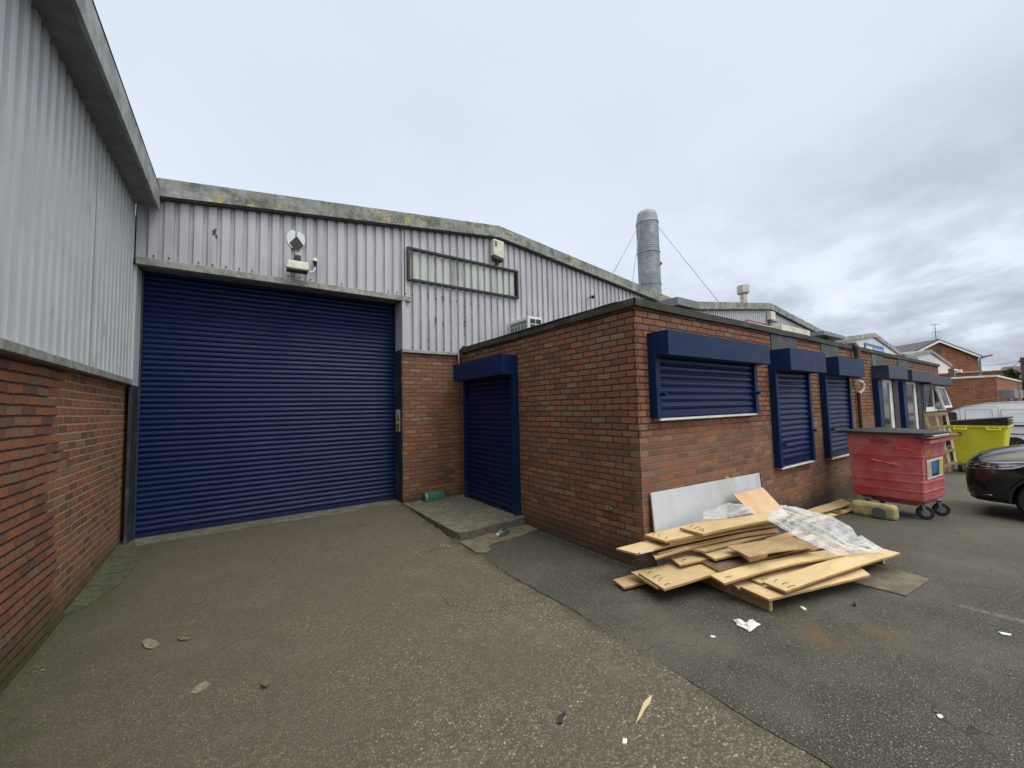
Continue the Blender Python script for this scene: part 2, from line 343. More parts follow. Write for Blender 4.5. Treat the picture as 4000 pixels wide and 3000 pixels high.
def asphalt_mat():
    a = N('asphalt')
    v1 = a.n('ShaderNodeTexVoronoi', voronoi_dimensions='2D'); v1.inputs['Scale'].default_value = 95; a.l(a.pos, v1.inputs['Vector'])
    sc = a.n('ShaderNodeSeparateColor'); a.l(v1.outputs['Color'], sc.inputs[0])
    pc = a.ramp(sc.outputs[0], [(0, (.045, .042, .034)), (.5, (.083, .078, .063)), (.84, (.126, .118, .095)), (.965, (.170, .160, .128)), (1, (.38, .36, .30))])
    c = a.mix(a.step(v1.outputs['Distance'], .5, .25), (.042, .041, .034), pc)
    c = a.mix(a.m_('MULTIPLY', a.step(a.noise(.8, 6, .65), .42, .7), .6), c, (.130, .121, .098))
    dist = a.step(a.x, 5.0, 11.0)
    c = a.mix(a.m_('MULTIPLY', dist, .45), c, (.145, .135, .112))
    c = a.mix(a.m_('MULTIPLY', a.step(a.noise(3.5, 5, .7), .62, .75), .4), c, (.03, .029, .027))
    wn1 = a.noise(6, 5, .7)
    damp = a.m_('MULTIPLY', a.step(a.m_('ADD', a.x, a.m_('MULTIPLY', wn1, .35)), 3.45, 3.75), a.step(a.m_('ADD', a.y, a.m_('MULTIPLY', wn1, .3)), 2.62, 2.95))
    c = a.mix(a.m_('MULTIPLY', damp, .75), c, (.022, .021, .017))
    # rusty stains
    for (x, y, r_, s_) in ((3.60, 1.22, .22, .45), (4.05, .98, .18, .42), (3.75, 1.38, .25, .15)):
        q = a.n('ShaderNodeVectorMath', operation='DISTANCE'); a.l(a.vec(a.x, a.y, 0.0), q.inputs[0]); q.inputs[1].default_value = (x, y, 0)
        d = a.m_('ADD', q.outputs['Value'], a.m_('MULTIPLY', a.m_('SUBTRACT', a.noise(9, 5, .7), .5), .5))
        c = a.mix(a.m_('MULTIPLY', a.step(d, r_, 0.0), s_), c, (.16, .085, .035))
    # faint worn white line
    p_ = atz(3744, 2362, 0); q_ = atz(4060, 2442, 0); d_ = (q_-p_).normalized()
    al_ = a.m_('ADD', a.m_('MULTIPLY', a.m_('SUBTRACT', a.x, p_.x), d_.x), a.m_('MULTIPLY', a.m_('SUBTRACT', a.y, p_.y), d_.y))
    ac_ = a.m_('ABSOLUTE', a.m_('ADD', a.m_('ADD', a.m_('MULTIPLY', a.m_('SUBTRACT', a.x, p_.x), -d_.y), a.m_('MULTIPLY', a.m_('SUBTRACT', a.y, p_.y), d_.x)), a.m_('MULTIPLY', a.m_('SUBTRACT', a.noise(6, 4), .5), .04)))
    ln = a.m_('MULTIPLY', a.m_('MULTIPLY', a.step(ac_, .05, .015), a.step(al_, -.03, .05)), a.step(a.noise(22, 5, .7), .38, .6))
    c = a.mix(a.m_('MULTIPLY', ln, .55), c, (.24, .225, .17))
    for i_ in range(2):
        cr = a.n('ShaderNodeTexVoronoi', voronoi_dimensions='2D', feature='DISTANCE_TO_EDGE'); cr.inputs['Scale'].default_value = (.33, .8)[i_]
        wv = a.n('ShaderNodeVectorMath', operation='ADD'); nz = a.n('ShaderNodeTexNoise'); nz.inputs['Scale'].default_value = 2.6; nz.inputs['Detail'].default_value = 7; a.l(a.pos, nz.inputs['Vector']); a.l(a.pos, wv.inputs[0]); a.l(a.scl(nz.outputs['Color'], (.8, .8, 0)), wv.inputs[1]); a.l(wv.outputs[0], cr.inputs['Vector'])
        c = a.mix(a.m_('MULTIPLY', a.m_('MULTIPLY', a.step(cr.outputs['Distance'], .004*(1+i_), .001), a.step(a.noise(.5+i_*.3, 3), .5, .62)), .75), c, (.022, .021, .018))
    c = a.mix(a.m_('MULTIPLY', a.step(a.noise(1.3, 4, .6), .62, .72), .35), c, (.045, .044, .038))
    return a.done(c, .86, a.bump(a.m_('ADD', v1.outputs['Distance'], a.m_('MULTIPLY', a.noise(45, 4, .7), 1.2)), .9, .007), spec=.35)

def wood_mat(name, c1, c2, axis=(1, 0, 0), rough=.6, gs=1.0):
    a = N(name)
    g = a.noise(1, 5, .6, a.scl(a.pos, (4*gs, 26*gs, 26*gs)))
    c = a.mix(a.step(g, .35, .7), c1, c2)
    c = a.mix(a.m_('MULTIPLY', a.step(a.noise(5, 5, .7), .52, .72), .35), c, tuple(k*.6 for k in c1))
    c = a.mix(a.m_('MULTIPLY', a.step(a.noise(90, 2), .66, .72), .3), c, tuple(k*.45 for k in c1))
    c = a.mix(a.m_('MULTIPLY', a.step(a.noise(2.3, 4, .6), .5, .68), .45), c, tuple(k*.72 for k in c1))
    c = a.mix(a.m_('MULTIPLY', a.step(a.noise(13, 5, .75), .64, .74), .5), c, (.13, .10, .065))
    return a.done(c, rough, a.bump(g, .15, .003), spec=.3)

def paint_mat(name, col, rough=.32, dirt=(.05, .055, .06), amt=.3, spec=.5):
    a = N(name)
    st = a.noise(1, 5, .65, a.scl(a.pos, (10, 10, 1.2)))
    c = a.mix(a.m_('MULTIPLY', a.step(st, .5, .8), amt), col, dirt)
    c = a.mix(a.m_('MULTIPLY', a.step(a.noise(14, 5, .7), .6, .75), .25), c, tuple(min(1, k*1.6) for k in col))
    if 'blue' in name:
        lowf = a.step(a.m_('ADD', a.z, a.m_('MULTIPLY', a.noise(3, 5, .7), .9)), .95, .25)
        c = a.mix(a.m_('MULTIPLY', lowf, .35), c, (.05, .055, .06))
        sc_ = a.m_('MULTIPLY', a.step(a.noise(1, 6, .75, a.scl(a.pos, (3, 3, 34))), .63, .67), a.step(a.noise(1.1, 3), .50, .60))
        c = a.mix(a.m_('MULTIPLY', sc_, .35), c, (.06, .08, .14))
    return a.done(c, a.m_('ADD', rough-.05, a.m_('MULTIPLY', a.noise(6, 4), .2)), a.bump(a.noise(3.5, 3), .08, .01), spec=spec)

M = {}
M['brick'] = brick_mat('office_brick'); M['brick_left'] = brick_mat('left_brick', 'left'); M['brick_far'] = brick_mat('far_brick', 'far')
M['clad'] = clad_mat('lilac_cladding', (.45, .45, .485), .42, .5)
M['clad_left'] = clad_mat('grey_cladding', (.52, .55, .57), .45, .22)
M['clad_pale'] = clad_mat('pale_cladding', (.60, .60, .64), .08, .15)
M['faded'] = clad_mat('faded_panel', (.46, .48, .46), .8, 1.0)
M['fascia'] = fascia_mat('lichen_fascia')
M['flash'] = plain('stained_flashing', (.34, .35, .32), .7, .4, 9, .2, dirt=(.10, .115, .06))
M['soffit'] = plain('painted_soffit', (.23, .25, .245), .65, .25, 5, .1, dirt=(.11, .13, .09))
M['soffit_face'] = plain('eaves_board', (.36, .38, .37), .7, .45, 5, .3, dirt=(.09, .11, .06))
M['roof'] = plain('roof_sheet', (.20, .20, .19), .8)
M['steel'] = plain('blue_grey_steel', (.028, .034, .046), .55, .35, 7, .15, dirt=(.10, .10, .10))
M['blue'] = paint_mat('blue_shutter_paint', (.0003, .0100, .066), .34, (.003, .011, .035), .25, .28)
M['bluebox'] = paint_mat('blue_box_paint', (.0005, .0150, .070), .5, (.006, .02, .055), .3, .25)
M['blueold'] = plain('weathered_blue', (.010, .026, .070), .55, .45, 6, .2, dirt=(.075, .055, .04))
M['lead'] = plain('slate_grey_panel', (.05, .057, .062), .6, .4, 5, .3, dirt=(.12, .13, .13))
M['felt'] = plain('mossy_felt_coping', (.055, .058, .048), .85, .4, 9, .5, dirt=(.11, .11, .085))
M['white'] = plain('white_plastic', (.70, .71, .70), .45, .12, 5, .05, dirt=(.42, .42, .38))
M['cream'] = plain('cream_plastic', (.66, .64, .52), .45, .15, 8, .05, dirt=(.34, .33, .25))
M['black'] = plain('black_plastic', (.012, .012, .014), .45, .3, 9, .08)
M['rubber'] = plain('rubber', (.018, .018, .018), .8, .3, 9, .2)
M['glass'] = paint_mat('dark_glass', (.03, .04, .04), .08, (.08, .09, .09), .3, .8)
M['maroon'] = plain('dark_reveal', (.035, .018, .018), .7)
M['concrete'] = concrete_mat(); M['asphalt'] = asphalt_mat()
M['step'] = plain('step_concrete', (.155, .145, .11), .88, .45, 11, .9, dirt=(.09, .09, .06))
M['patch'] = plain('patched_concrete', (.15, .13, .095), .9, .35, 7, .6, dirt=(.09, .075, .045))
M['moss'] = plain('mossy_concrete', (.085, .088, .055), .95, .5, 16, 1.0, dirt=(.085, .12, .03))
M['worn'] = plain('worn_marking', (.14, .135, .115), .9, .4, 40, .3)
M['earth'] = plain('earth', (.05, .045, .035), .95)
M['galv'] = plain('galvanised_duct', (.24, .275, .31), .6, .3, 5, .1, .25, dirt=(.36, .38, .38))
M['ventgrey'] = plain('grey_vent_paint', (.16, .18, .175), .55, .25, 4, .1)
M['steelp'] = plain('stainless', (.45, .43, .38), .35, .3, 9, .1, .8)
M['mdf'] = wood_mat('raw_board', (.56, .415, .22), (.66, .50, .285), gs=.35)
M['mdf2'] = wood_mat('tan_board', (.47, .345, .19), (.56, .42, .235), gs=.35)
M['edge'] = wood_mat('board_edge', (.38, .225, .095), (.47, .30, .14))
M['pine'] = wood_mat('pine', (.42, .27, .12), (.55, .38, .18))
M['pinewhite'] = wood_mat('planed_pine', (.52, .42, .24), (.62, .50, .30))
M['pink'] = wood_mat('veneered_panel', (.60, .40, .24), (.68, .47, .29), gs=1.2)
M['card'] = wood_mat('torn_layered_board', (.36, .25, .14), (.46, .33, .19))
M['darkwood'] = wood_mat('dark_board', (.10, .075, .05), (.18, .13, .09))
M['wboard'] = plain('white_faced_board', (.60, .62, .66), .5, .10, 3, .03, dirt=(.45, .46, .45))
M['red'] = plain('faded_red_steel', (.60, .065, .065), .6, .2, 3.5, .12, dirt=(.58, .17, .17))
def worn_paint(name, col, pale, rust=(.13, .055, .035)):
    a = N(name)
    c = a.mix(a.step(a.noise(2.1, 5, .6), .38, .62), col, pale)
    c = a.mix(a.m_('MULTIPLY', a.step(a.noise(1, 5, .7, a.scl(a.pos, (16, 16, 1.6))), .52, .72), .35), c, tuple(k*.45 for k in col))
    c = a.mix(a.m_('MULTIPLY', a.step(a.noise(11, 6, .78), .60, .66), .75), c, rust)
    c = a.mix(a.m_('MULTIPLY', a.step(a.noise(1, 5, .7, a.scl(a.pos, (5, 5, 60))), .64, .68), .4), c, (.55, .35, .33))
    return a.done(c, .62, a.bump(a.noise(5, 5), .2, .012), spec=.3)
M['red'] = worn_paint('faded_red_steel', (.60, .085, .085), (.62, .19, .19))
M['redend'] = plain('pinkish_red_steel', (.50, .13, .13), .7, .3, 5, .15, dirt=(.20, .10, .09))  # pinker, duller red for the bin's end face and fittings
M['yellow'] = plain('yellow_plastic', (.66, .61, .035), .5, .15, 3, .06, dirt=(.50, .47, .05))
M['lid'] = plain('black_lid', (.010, .011, .013), .62, .3, 8, .1)
M['green'] = plain('green_plastic', (.03, .13, .085), .5, .3, 9, .1, dirt=(.06, .12, .09))
M['greyp'] = plain('grey_plastic', (.10, .12, .15), .45)
M['foam'] = plain('weathered_foam', (.50, .44, .20), .9, .4, 6, .6, dirt=(.22, .17, .08))
M['darkmark'] = plain('dark_stain', (.09, .12, .10), .9)
M['carblack'] = paint_mat('car_black', (.002, .0025, .007), .10, (.01, .01, .012), .2, .9)
M['chrome'] = plain('chrome', (.6, .6, .62), .18, .1, 9, .02, 1)
M['hlamp'] = plain('headlamp', (.42, .44, .47), .3, .75, 28, .2, 0, .8)
M['vanwhite'] = paint_mat('van_white', (.82, .84, .87), .25, (.70, .71, .72), .3)
M['vandark'] = plain('van_dark', (.02, .022, .035), .4)
M['slate'] = plain('roof_tiles', (.085, .08, .085), .8, .3, 3, .4)
M['leaf'] = plain('leaves', (.06, .09, .025), .7, .5, 3, .1)
M['bark'] = plain('bark', (.06, .05, .04), .9)
M['tin'] = plain('grey_metal', (.22, .23, .24), .5, .2, 5, .05, .4)
M['signw'] = plain('sign_white', (.68, .70, .71), .5, .1); M['signy'] = plain('sign_yellow', (.62, .55, .04), .5, .1)
M['signred'] = plain('sign_red', (.33, .05, .03), .5); M['signblue'] = plain('sign_blue', (.03, .10, .35), .5, .1); M['sky_blue'] = plain('print_blue', (.06, .22, .45), .5, .5, 12)
M['orange'] = plain('orange_label', (.55, .25, .03), .6, .4, 30)
M['paper'] = plain('crumpled_paper', (.72, .70, .70), .7, .12, 30, .3); M['pinkp'] = plain('pink_print', (.6, .30, .30), .7)
M['litterpale'] = plain('pale_chip', (.23, .20, .15), .8, .4, 40, .2)
M['dry'] = plain('dry_leaf', (.20, .14, .08), .85, .5, 40, .3)
def film_mat(name, a0=.45, tint=(.75, .78, .84)):
    a = N(name)
    tr = a.n('ShaderNodeBsdfTransparent'); tr.inputs[0].default_value = (.97, .98, 1, 1)
    a.p.inputs['Base Color'].default_value = (*tint, 1); a.p.inputs['Roughness'].default_value = .22; a.p.inputs['Specular IOR Level'].default_value = .7
    tl = a.n('ShaderNodeBsdfTranslucent'); tl.inputs[0].default_value = (*tint, 1)
    m0 = a.n('ShaderNodeMixShader'); m0.inputs[0].default_value = .3; a.l(a.p.outputs[0], m0.inputs[1]); a.l(tl.outputs[0], m0.inputs[2])
    fr = a.n('ShaderNodeFresnel'); fr.inputs[0].default_value = 1.5
    w_ = a.noise(1, 4, .6, a.scl(a.pos, (4, 16, 10)))
    lw = a.n('ShaderNodeLayerWeight'); lw.inputs[0].default_value = .55
    f = a.m_('ADD', a.m_('ADD', a.m_('MULTIPLY', a.step(w_, .34, .72), a0), .14), a.m_('MULTIPLY', lw.outputs['Facing'], .38), clamp=True)
    mx = a.n('ShaderNodeMixShader'); a.l(f, mx.inputs[0]); a.l(tr.outputs[0], mx.inputs[1]); a.l(m0.outputs[0], mx.inputs[2])
    a.l(a.bump(a.noise(1, 4, .6, a.scl(a.pos, (10, 40, 30))), .35, .01), a.p.inputs['Normal']); a.l(mx.outputs[0], a.o.inputs[0])
    return a.m
M['film'] = film_mat('clear_polythene', .34, (.84, .86, .90)); M['filmdark'] = film_mat('grey_polythene', .6, (.25, .26, .26))

# ------------------------------------------------------------------ ground
def sheet(name, xs, ys, dz, mat, edge=None):
    m = MB(); rows = []
    for y in ys:
        r = []
        for i, x in enumerate(xs):
            xx = x
            if edge and i == edge[0]: xx = edge[1](y)
            r.append((xx, y, gz(xx, y)+dz+.006*noise.noise((xx*.8, y*.8, dz*90))))
        rows.append(r)
    m.grid(rows, True)
    return tag(m.build(name, mat, fix=False), kind='structure')
def fr(a, b, s):
    n = max(1, int(round((b-a)/s))); return [a+(b-a)*i/n for i in range(n+1)]
def jx(y): # the joint between concrete yard and asphalt
    return 2.40+.045*noise.noise((y*1.3, 0, 0))+.022*noise.noise((y*7, 3, 0))+.012*noise.noise((y*19, 3, 0))
ysn = fr(-12, -2, 1)[:-1]+fr(-2, 7.6, .04)
sheet('yard_concrete', fr(-1.6, 2.2, .2)+[2.4], ysn, .012, M['concrete'], (20, lambda y: jx(y)-.012))
xa = [2.4]+fr(2.55, 12, .35)+fr(13, 60, 2)[0:]
sheet('asphalt_yard', xa, fr(-14, -2, 1)[:-1]+fr(-2, 7.0, .05)+fr(8, 40, 4), .0, M['asphalt'], (0, lambda y: jx(y)+.010))
gm = MB(); gx = [-900, -60, -20, -5, 0, 3, 5.5, 8.2, 10.3, 14, 17, 25, 40, 60, 120, 400, 900]; gy = [-900, -100, -14, -5, 0, 4.6, 7.2, 12, 40, 120, 900]
gm.grid([[(x, y, gz(x, y)-.035) for x in gx] for y in gy]); tag(gm.build('ground', M['earth'], fix=False), kind='structure')

# ------------------------------------------------------------------ profiled cladding
def clad(m, plane, c, u0, u1, z0, zt, sgn, pitch=.158, depth=.040, start=None, pan=.60):
    """plane 'Y': sheet in y=c running along x; 'X': sheet in x=c running along y; sgn = outward direction of the pans"""
    a = (pitch*pan)
    prof = [(0, 0), (a, 0), (a+.009, -depth), (pitch-.009, -depth)]
    pts = []; u = u0 if start is None else start
    while u < u1+pitch:
        for du, d in prof:
            q = min(max(u+du, u0), u1); pts.append((q, d))
        u += pitch
    P = lambda q, d, z: (q, c+sgn*d, z) if plane == 'Y' else (c+sgn*d, q, z)
    lo = [P(q, d, z0(q) if callable(z0) else z0) for q, d in pts]; hi = [P(q, d, zt(q)) for q, d in pts]
    cl = []; ch = []
    for i in range(len(lo)):
        if i == 0 or (Vector(lo[i])-Vector(lo[i-1])).length > 1e-5: cl.append(lo[i]); ch.append(hi[i])
    m.strip(cl, ch)
    return m

# ------------------------------------------------------------------ industrial units (gabled sheds in a row)
def interp(pts, u):
    for (a, za), (b, zb) in zip(pts, pts[1:]):
        if a <= u <= b: return za+(zb-za)*(u-a)/(b-a)
    return pts[0][1] if u < pts[0][0] else pts[-1][1]
UN = [[(-1.2, 4.955), (4.51, 5.70), (11.1, 4.97)], [(11.1, 4.97), (17.57, 5.78), (25.0, 4.99)], [(25.0, 4.99), (31.7, 5.86), (38.6, 4.93)], [(38.6, 4.93), (47.7, 5.90), (56.7, 5.05)]]
LB = ['low grey and lilac shed with the large blue roller door, lichen on its gable trim', 'second gabled shed, behind the brick office, with a small steel flue',
      'third gabled shed along the row, with a blue sign on its gable', 'farthest gabled shed of the row, white gable beyond the office end']
units = []
for k, pts in enumerate(UN):
    t = thing('industrial_unit', LB[k], 'industrial building', (pts[1][0], 7, gz(pts[1][0], 7)), 'gabled industrial units in a row'); units.append(t)
    x0, xp, x1 = pts[0][0], pts[1][0], pts[2][0]
    e = .004
    m = MB()
    if k == 0:
        m.box(2.42, 3.75, 7.0, 7.5, -.2, 2.86)
        m.build('brick_pier', M['brick'], t)
        m = MB()
        m.box(2.44, x1-e, 7.03, 7.5, 2.86, 4.6); m.box(x0, 2.44, 7.03, 7.5, 3.83, 4.6); m.box(3.752, x1-e, 7.03, 7.5, -.5, 2.86)
        m.prism([(x0, 4.6), (x1-e, 4.6), (x1-e, pts[2][1]-.05), (xp, pts[1][1]-.05), (x0, pts[0][1]-.05)], 7.03, 7.5, lambda a, b, c: (a, c, b))
        m.prism([(x0, -.2), (x1-e, -.2), (x1-e, pts[2][1]-.06), (xp, pts[1][1]-.06), (x0, pts[0][1]-.06)], 7.52, 40, lambda a, b, c: (a, c, b))
        m.build('wall', M['roof'], t)
    else:
        m.prism([(x0+e, -.8), (x1-e, -.8), (x1-e, pts[2][1]-.05), (xp, pts[1][1]-.05), (x0+e, pts[0][1]-.05)], 7.05, 40, lambda a, b, c: (a, c, b))
        m.build('wall', M['roof'], t)
    m = MB(); zt = lambda u: interp(pts, u)-.16
    if k == 0:
        clad(m, 'Y', 6.985, x0+.02, 2.452, 3.86, zt, -1, start=-.141-.158*7+.03)
        clad(m, 'Y', 6.985, 2.45, x1-e, 2.90, zt, -1, start=2.47)
    else:
        clad(m, 'Y', 6.985, x0+e, x1-e, .2 if k == 3 else 1.5, zt, -1)
    m.build('cladding', M['clad'] if k < 2 else M['clad_pale'], t, fix=False)
    m = MB(); fh = .245
    for (a, za), (b, zb) in zip(pts, pts[1:]):
        aa = a+(e if a == x0 else 0)+(.22 if (k == 0 and a == x0) else 0); bb = b-(e if b == x1 else 0); za = interp(pts, aa)
        m.hexa([(aa, 6.87, za-fh), (bb, 6.87, zb-fh), (bb, 7.06, zb-fh), (aa, 7.06, za-fh)], [(aa, 6.87, za), (bb, 6.87, zb), (bb, 7.06, zb), (aa, 7.06, za)])
    m.build('gable_trim', M['fascia'], t)
    m = MB()
    for (a, za), (b, zb) in zip(pts, pts[1:]):
        m.hexa([(a+e, 7.06, za-.05), (b-e, 7.06, zb-.05), (b-e, 40, zb-.05), (a+e, 40, za-.05)], [(a+e, 7.06, za-.015), (b-e, 7.06, zb-.015), (b-e, 40, zb-.015), (a+e, 40, za-.015)])
    m.build('roof', M['roof'], t)
    # joints and drip trim under the gable trim
    m = MB()
    for (a, za), (b, zb) in zip(pts, pts[1:]):
        aa = a+(.25 if (k == 0 and a == x0) else .01); za = interp(pts, aa)
        m.hexa([(aa, 6.90, za-fh-.022), (b-.01, 6.90, zb-fh-.022), (b-.01, 6.98, zb-fh-.022), (aa, 6.98, za-fh-.022)], [(aa, 6.90, za-fh-.003), (b-.01, 6.90, zb-fh-.003), (b-.01, 6.98, zb-fh-.003), (aa, 6.98, za-fh-.003)])
    m.build('drip_trim', M['steel'], t)
U0 = units[0]
m = MB(); m.box(-1.17, 2.56, 6.93, 7.03, 3.79, 3.885); m.build('lintel_trim', M['flash'], U0, .004)
m = MB(); m.box(2.405, 3.66, 6.945, 7.02, 2.845, 2.90); m.build('base_trim', M['flash'], U0, .003)
m = MB(); m.box(2.40, 2.455, 6.94, 7.45, 2.90, 3.79); m.build('corner_trim', M['clad'], U0, .003)
# screws along the lintel and the cladding joints
def screw(x, y, z):
    q = MB(); q.tube([(x, y+.02, z), (x, y, z)], .011, 6); q.build('fixing_screw', M['steel'], U0)
for i in range(23):
    x = -1.02+i*.158
    if random.random() < .6: screw(x+.02, 6.955, 3.935)
for i in range(36):
    x = 2.6+i*.158
    if random.random() < .6: screw(x, 6.965, 3.93)
for i in range(6): screw(2.6+i*.158, 6.965, 2.95)
# peeled paint marks where letters once were
rnd = random.Random(5)
def chip(u, z, s1, s2, y=6.9815):
    n = 9; pl = []
    for i in range(n):
        t = 2*math.pi*i/n; q = .55+.65*rnd.random(); pl.append((u+s1*q*math.cos(t), z+s2*q*math.sin(t)))
    m = MB(); m.prism(pl, y-.002, y, lambda a, b, c: (a, c, b)); m.build('peeled_paint_mark', M['steel'], U0)
cols = [2.75+.158*i for i in range(9)]
for i, u in enumerate(cols[1:8]):
    for q in range(rnd.randint(2, 3)): chip(u+rnd.uniform(-.02, .02), 3.98+rnd.uniform(-.06, .03), .018*rnd.random()+.004, .02*rnd.random()+.004)
    if i in (1, 2): chip(u, 3.47+rnd.uniform(-.04, .04), .012, .10)
    for q in range(3): chip(u+rnd.uniform(-.03, .03), rnd.uniform(3.2, 3.75), .006, .012)
    chip(u, 3.10+.0*i, .028, .006)
for q in range(16): chip(cols[6]+rnd.uniform(-.012, .02), rnd.uniform(3.25, 3.9), .008, .03)
chip(-.36, 4.42, .03, .05); chip(-.33, 4.36, .02, .035); chip(-.345, 4.47, .02, .012)
for q in range(8): chip(rnd.uniform(-1, 8), rnd.uniform(4.0, 4.6), .005, .008)
# large roller door
DX0, DX1, DY, DZ = -1.165, 2.418, 7.40, 3.84
def curtain(m, P, u0, u1, z0, z1, pitch, amp):
    A = []; z = z0; n = int((z1-z0)/pitch)+1
    for i in range(n):
        for t, d in ((0, .08), (.06, .0), (.14, .45), (.30, .85), (.50, 1), (.66, .97), (.78, .74), (.90, .25)):
            zz = z0+(i+t)*pitch
            if zz <= z1: A.append((zz, d*amp))
    nseg = max(6, int((u1-u0)/.16)); us = [u0+(u1-u0)*i/nseg for i in range(nseg+1)]
    sd = random.random()*50
    m.grid([[P(u, z+.004*noise.noise((u*.9+sd, z*.7, 0)), d+.0035*noise.noise((u*1.7+sd, z*2.3, 3))+.0015*noise.noise((u*6, round((z-z0)/pitch)*3.7, sd))) for z, d in A] for u in us], False)
rd = MB(); rd.box(DX0, DX1, DY+.02, DY+.05, .10, DZ)
rdo = rd.build('roller_door', M['blue'], U0)
m = MB(); curtain(m, lambda u, z, d: (u, DY-d, z), DX0+.022, DX1-.022, .19, DZ, .0765, .019); m.build('curtain', M['blue'], rdo, fix=False)
m = MB(); m.box(DX0+.022, DX1-.022, DY-.03, DY+.015, .118, .192); m.build('bottom_rail', M['blue'], rdo, .004)
for x in (DX0, DX1-.02):
    m = MB(); m.box(x, x+.02, DY-.06, DY+.015, .11, DZ); m.build('guide_rail', M['steel'], rdo, .004)
m = MB(); m.box(2.400, 2.419, 7.0, 7.345, .05, 2.845); m.build('door_post', M['steel'], U0, .004)
m = MB(); m.box(-1.20, -1.165, 7.0, 7.39, .05, 2.19); m.build('door_post', M['steel'], U0, .003)
m = MB(); m.box(-1.20, -1.166, 7.0, 7.39, 2.19, 3.79); m.build('jamb_panel', M['clad_left'], U0, .003)
# threshold strip in front of the roller door
m = MB(); rows = []
for y in fr(7.0, 7.5, .1):
    rows.append([(x, y+(0.03*noise.noise((x*2, 5, 0)) if y < 7.05 else 0), gz(x, y)+.0145) for x in fr(-1.15, 2.4, .2)])
m.grid(rows); tag(m.build('path', M['step'], fix=False), kind='structure')
# faded sign frame
sg = thing('empty_sign', 'empty black sign frame on the cladding, streaked faded metal inside it', 'sign frame', (3.76, 6.97, 4.5))
m = MB(); a, b, c, d = 2.50, 5.03, 4.19, 4.83; w_ = .045
for q in ((a, b, d-w_, d), (a, b, c, c+w_), (a, a+w_, c+w_+.001, d-w_-.001), (b-w_, b, c+w_+.001, d-w_-.001)): m.box(q[0], q[1], 6.92, 6.978, q[2], q[3])
m.build('frame', M['black'], sg, .004)
m = MB(); clad(m, 'Y', 6.979, a+.05, b-.05, c+.05, lambda u: d-.05, -1, start=2.47); m.build('faded_panel', M['faded'], sg, fix=False)

# ------------------------------------------------------------------ left shed
L = thing('industrial_unit', 'tall shed at the left edge with pale corrugated cladding over a repointed brick base', 'industrial building', (-1.25, 0, 0))
m = MB(); m.box(-14, -1.245, -10, 7.5, -.3, 2.30); m.build('brick_wall', M['brick_left'], L)
m = MB(); m.box(-14, -1.26, -10, 7.5, 2.30, 4.60); m.build('upper_wall', M['roof'], L)
m = MB(); clad(m, 'X', -1.20, -10, 5.37, 2.26, lambda u: 4.60, 1, depth=.055, pan=.52); clad(m, 'X', -1.196, 5.36, 6.99, 2.26, lambda u: 4.60, 1, start=5.36, depth=.055, pan=.52)
m.build('cladding', M['clad_left'], L, fix=False)
m = MB(); m.box(-1.24, -1.165, -10, 6.99, 2.195, 2.262); m.build('base_trim', M['flash'], L, .004)
m = MB(); m.box(-1.30, -.985, -10, 6.93, 4.585, 4.61); m.build('soffit', M['soffit'], L, .002)
m = MB(); m.box(-.983, -.95, -10, 6.93, 4.56, 4.875); m.build('eaves_board', M['soffit_face'], L, .003)
m = MB(); m.hexa([(-.95, -10, 4.84), (-.95, 6.93, 4.84), (-14, 6.93, 6.3), (-14, -10, 6.3)], [(-.95, -10, 4.87), (-.95, 6.93, 4.87), (-14, 6.93, 6.34), (-14, -10, 6.34)]); m.build('roof', M['roof'], L)
# mossy haunch at the wall foot
hp = [(-1.25, 5.15), (-1.13, 5.32), (-1.0, 5.70), (-.95, 6.1), (-.97, 6.4), (-1.05, 6.8), (-1.12, 7.2), (-1.25, 7.2)]
m = MB(); n = len(hp); m.add([(x, y, gz(x, y)-.02) for x, y in hp]+[(x*.998, y, gz(x, y)+.03+(.03 if x < -1.2 else 0)) for x, y in hp], [tuple(range(n, 2*n))]+[(i, (i+1) % n, n+(i+1) % n, n+i) for i in range(n)])
tag(m.build('path', M['moss'], bevel=.01), kind='structure')

# ------------------------------------------------------------------ brick office
OX, OY, OE, OT = 3.6, 2.77, 20.05, 2.92
off = thing('brick_office', 'flat roofed red brick office block with blue shuttered windows and a mossy felt edge', 'office building', (OX, OY, 0))
wins = [(12.25, 14.1, .62, 2.27), (14.5, 16.62, .60, 2.27), (16.95, 19.9, 1.44, 2.27)]
xs = sorted({OX, OE}|{w_[0] for w_ in wins}|{w_[1] for w_ in wins}); zs = sorted({-.95, OT}|{w_[2] for w_ in wins}|{w_[3] for w_ in wins})
m = MB()
for xa_, xb_ in zip(xs, xs[1:]):
    for za_, zb_ in zip(zs, zs[1:]):
        cx_, cz_ = (xa_+xb_)/2, (za_+zb_)/2
        if any(w_[0] < cx_ < w_[1] and w_[2] < cz_ < w_[3] for w_ in wins): continue
        m.quad((xa_, OY, za_), (xb_, OY, za_), (xb_, OY, zb_), (xa_, OY, zb_))
RD = .16
for a, b, c, d in wins:
    m.quad((a, OY, c), (a, OY+RD, c), (a, OY+RD, d), (a, OY, d)); m.quad((b, OY, c), (b, OY+RD, c), (b, OY+RD, d), (b, OY, d))
    m.quad((a, OY, c), (b, OY, c), (b, OY+RD, c), (a, OY+RD, c)); m.quad((a, OY, d), (b, OY, d), (b, OY+RD, d), (a, OY+RD, d))
m.quad((OX, OY, -.95), (OX, 7.0, -.95), (OX, 7.0, OT), (OX, OY, OT)); m.quad((OE, OY, -.95), (OE, 7.0, -.95), (OE, 7.0, OT), (OE, OY, OT))
m.quad((OX, 6.999, -.95), (OE, 6.999, -.95), (OE, 6.999, OT), (OX, 6.999, OT))
m.build('wall', M['brick'], off)
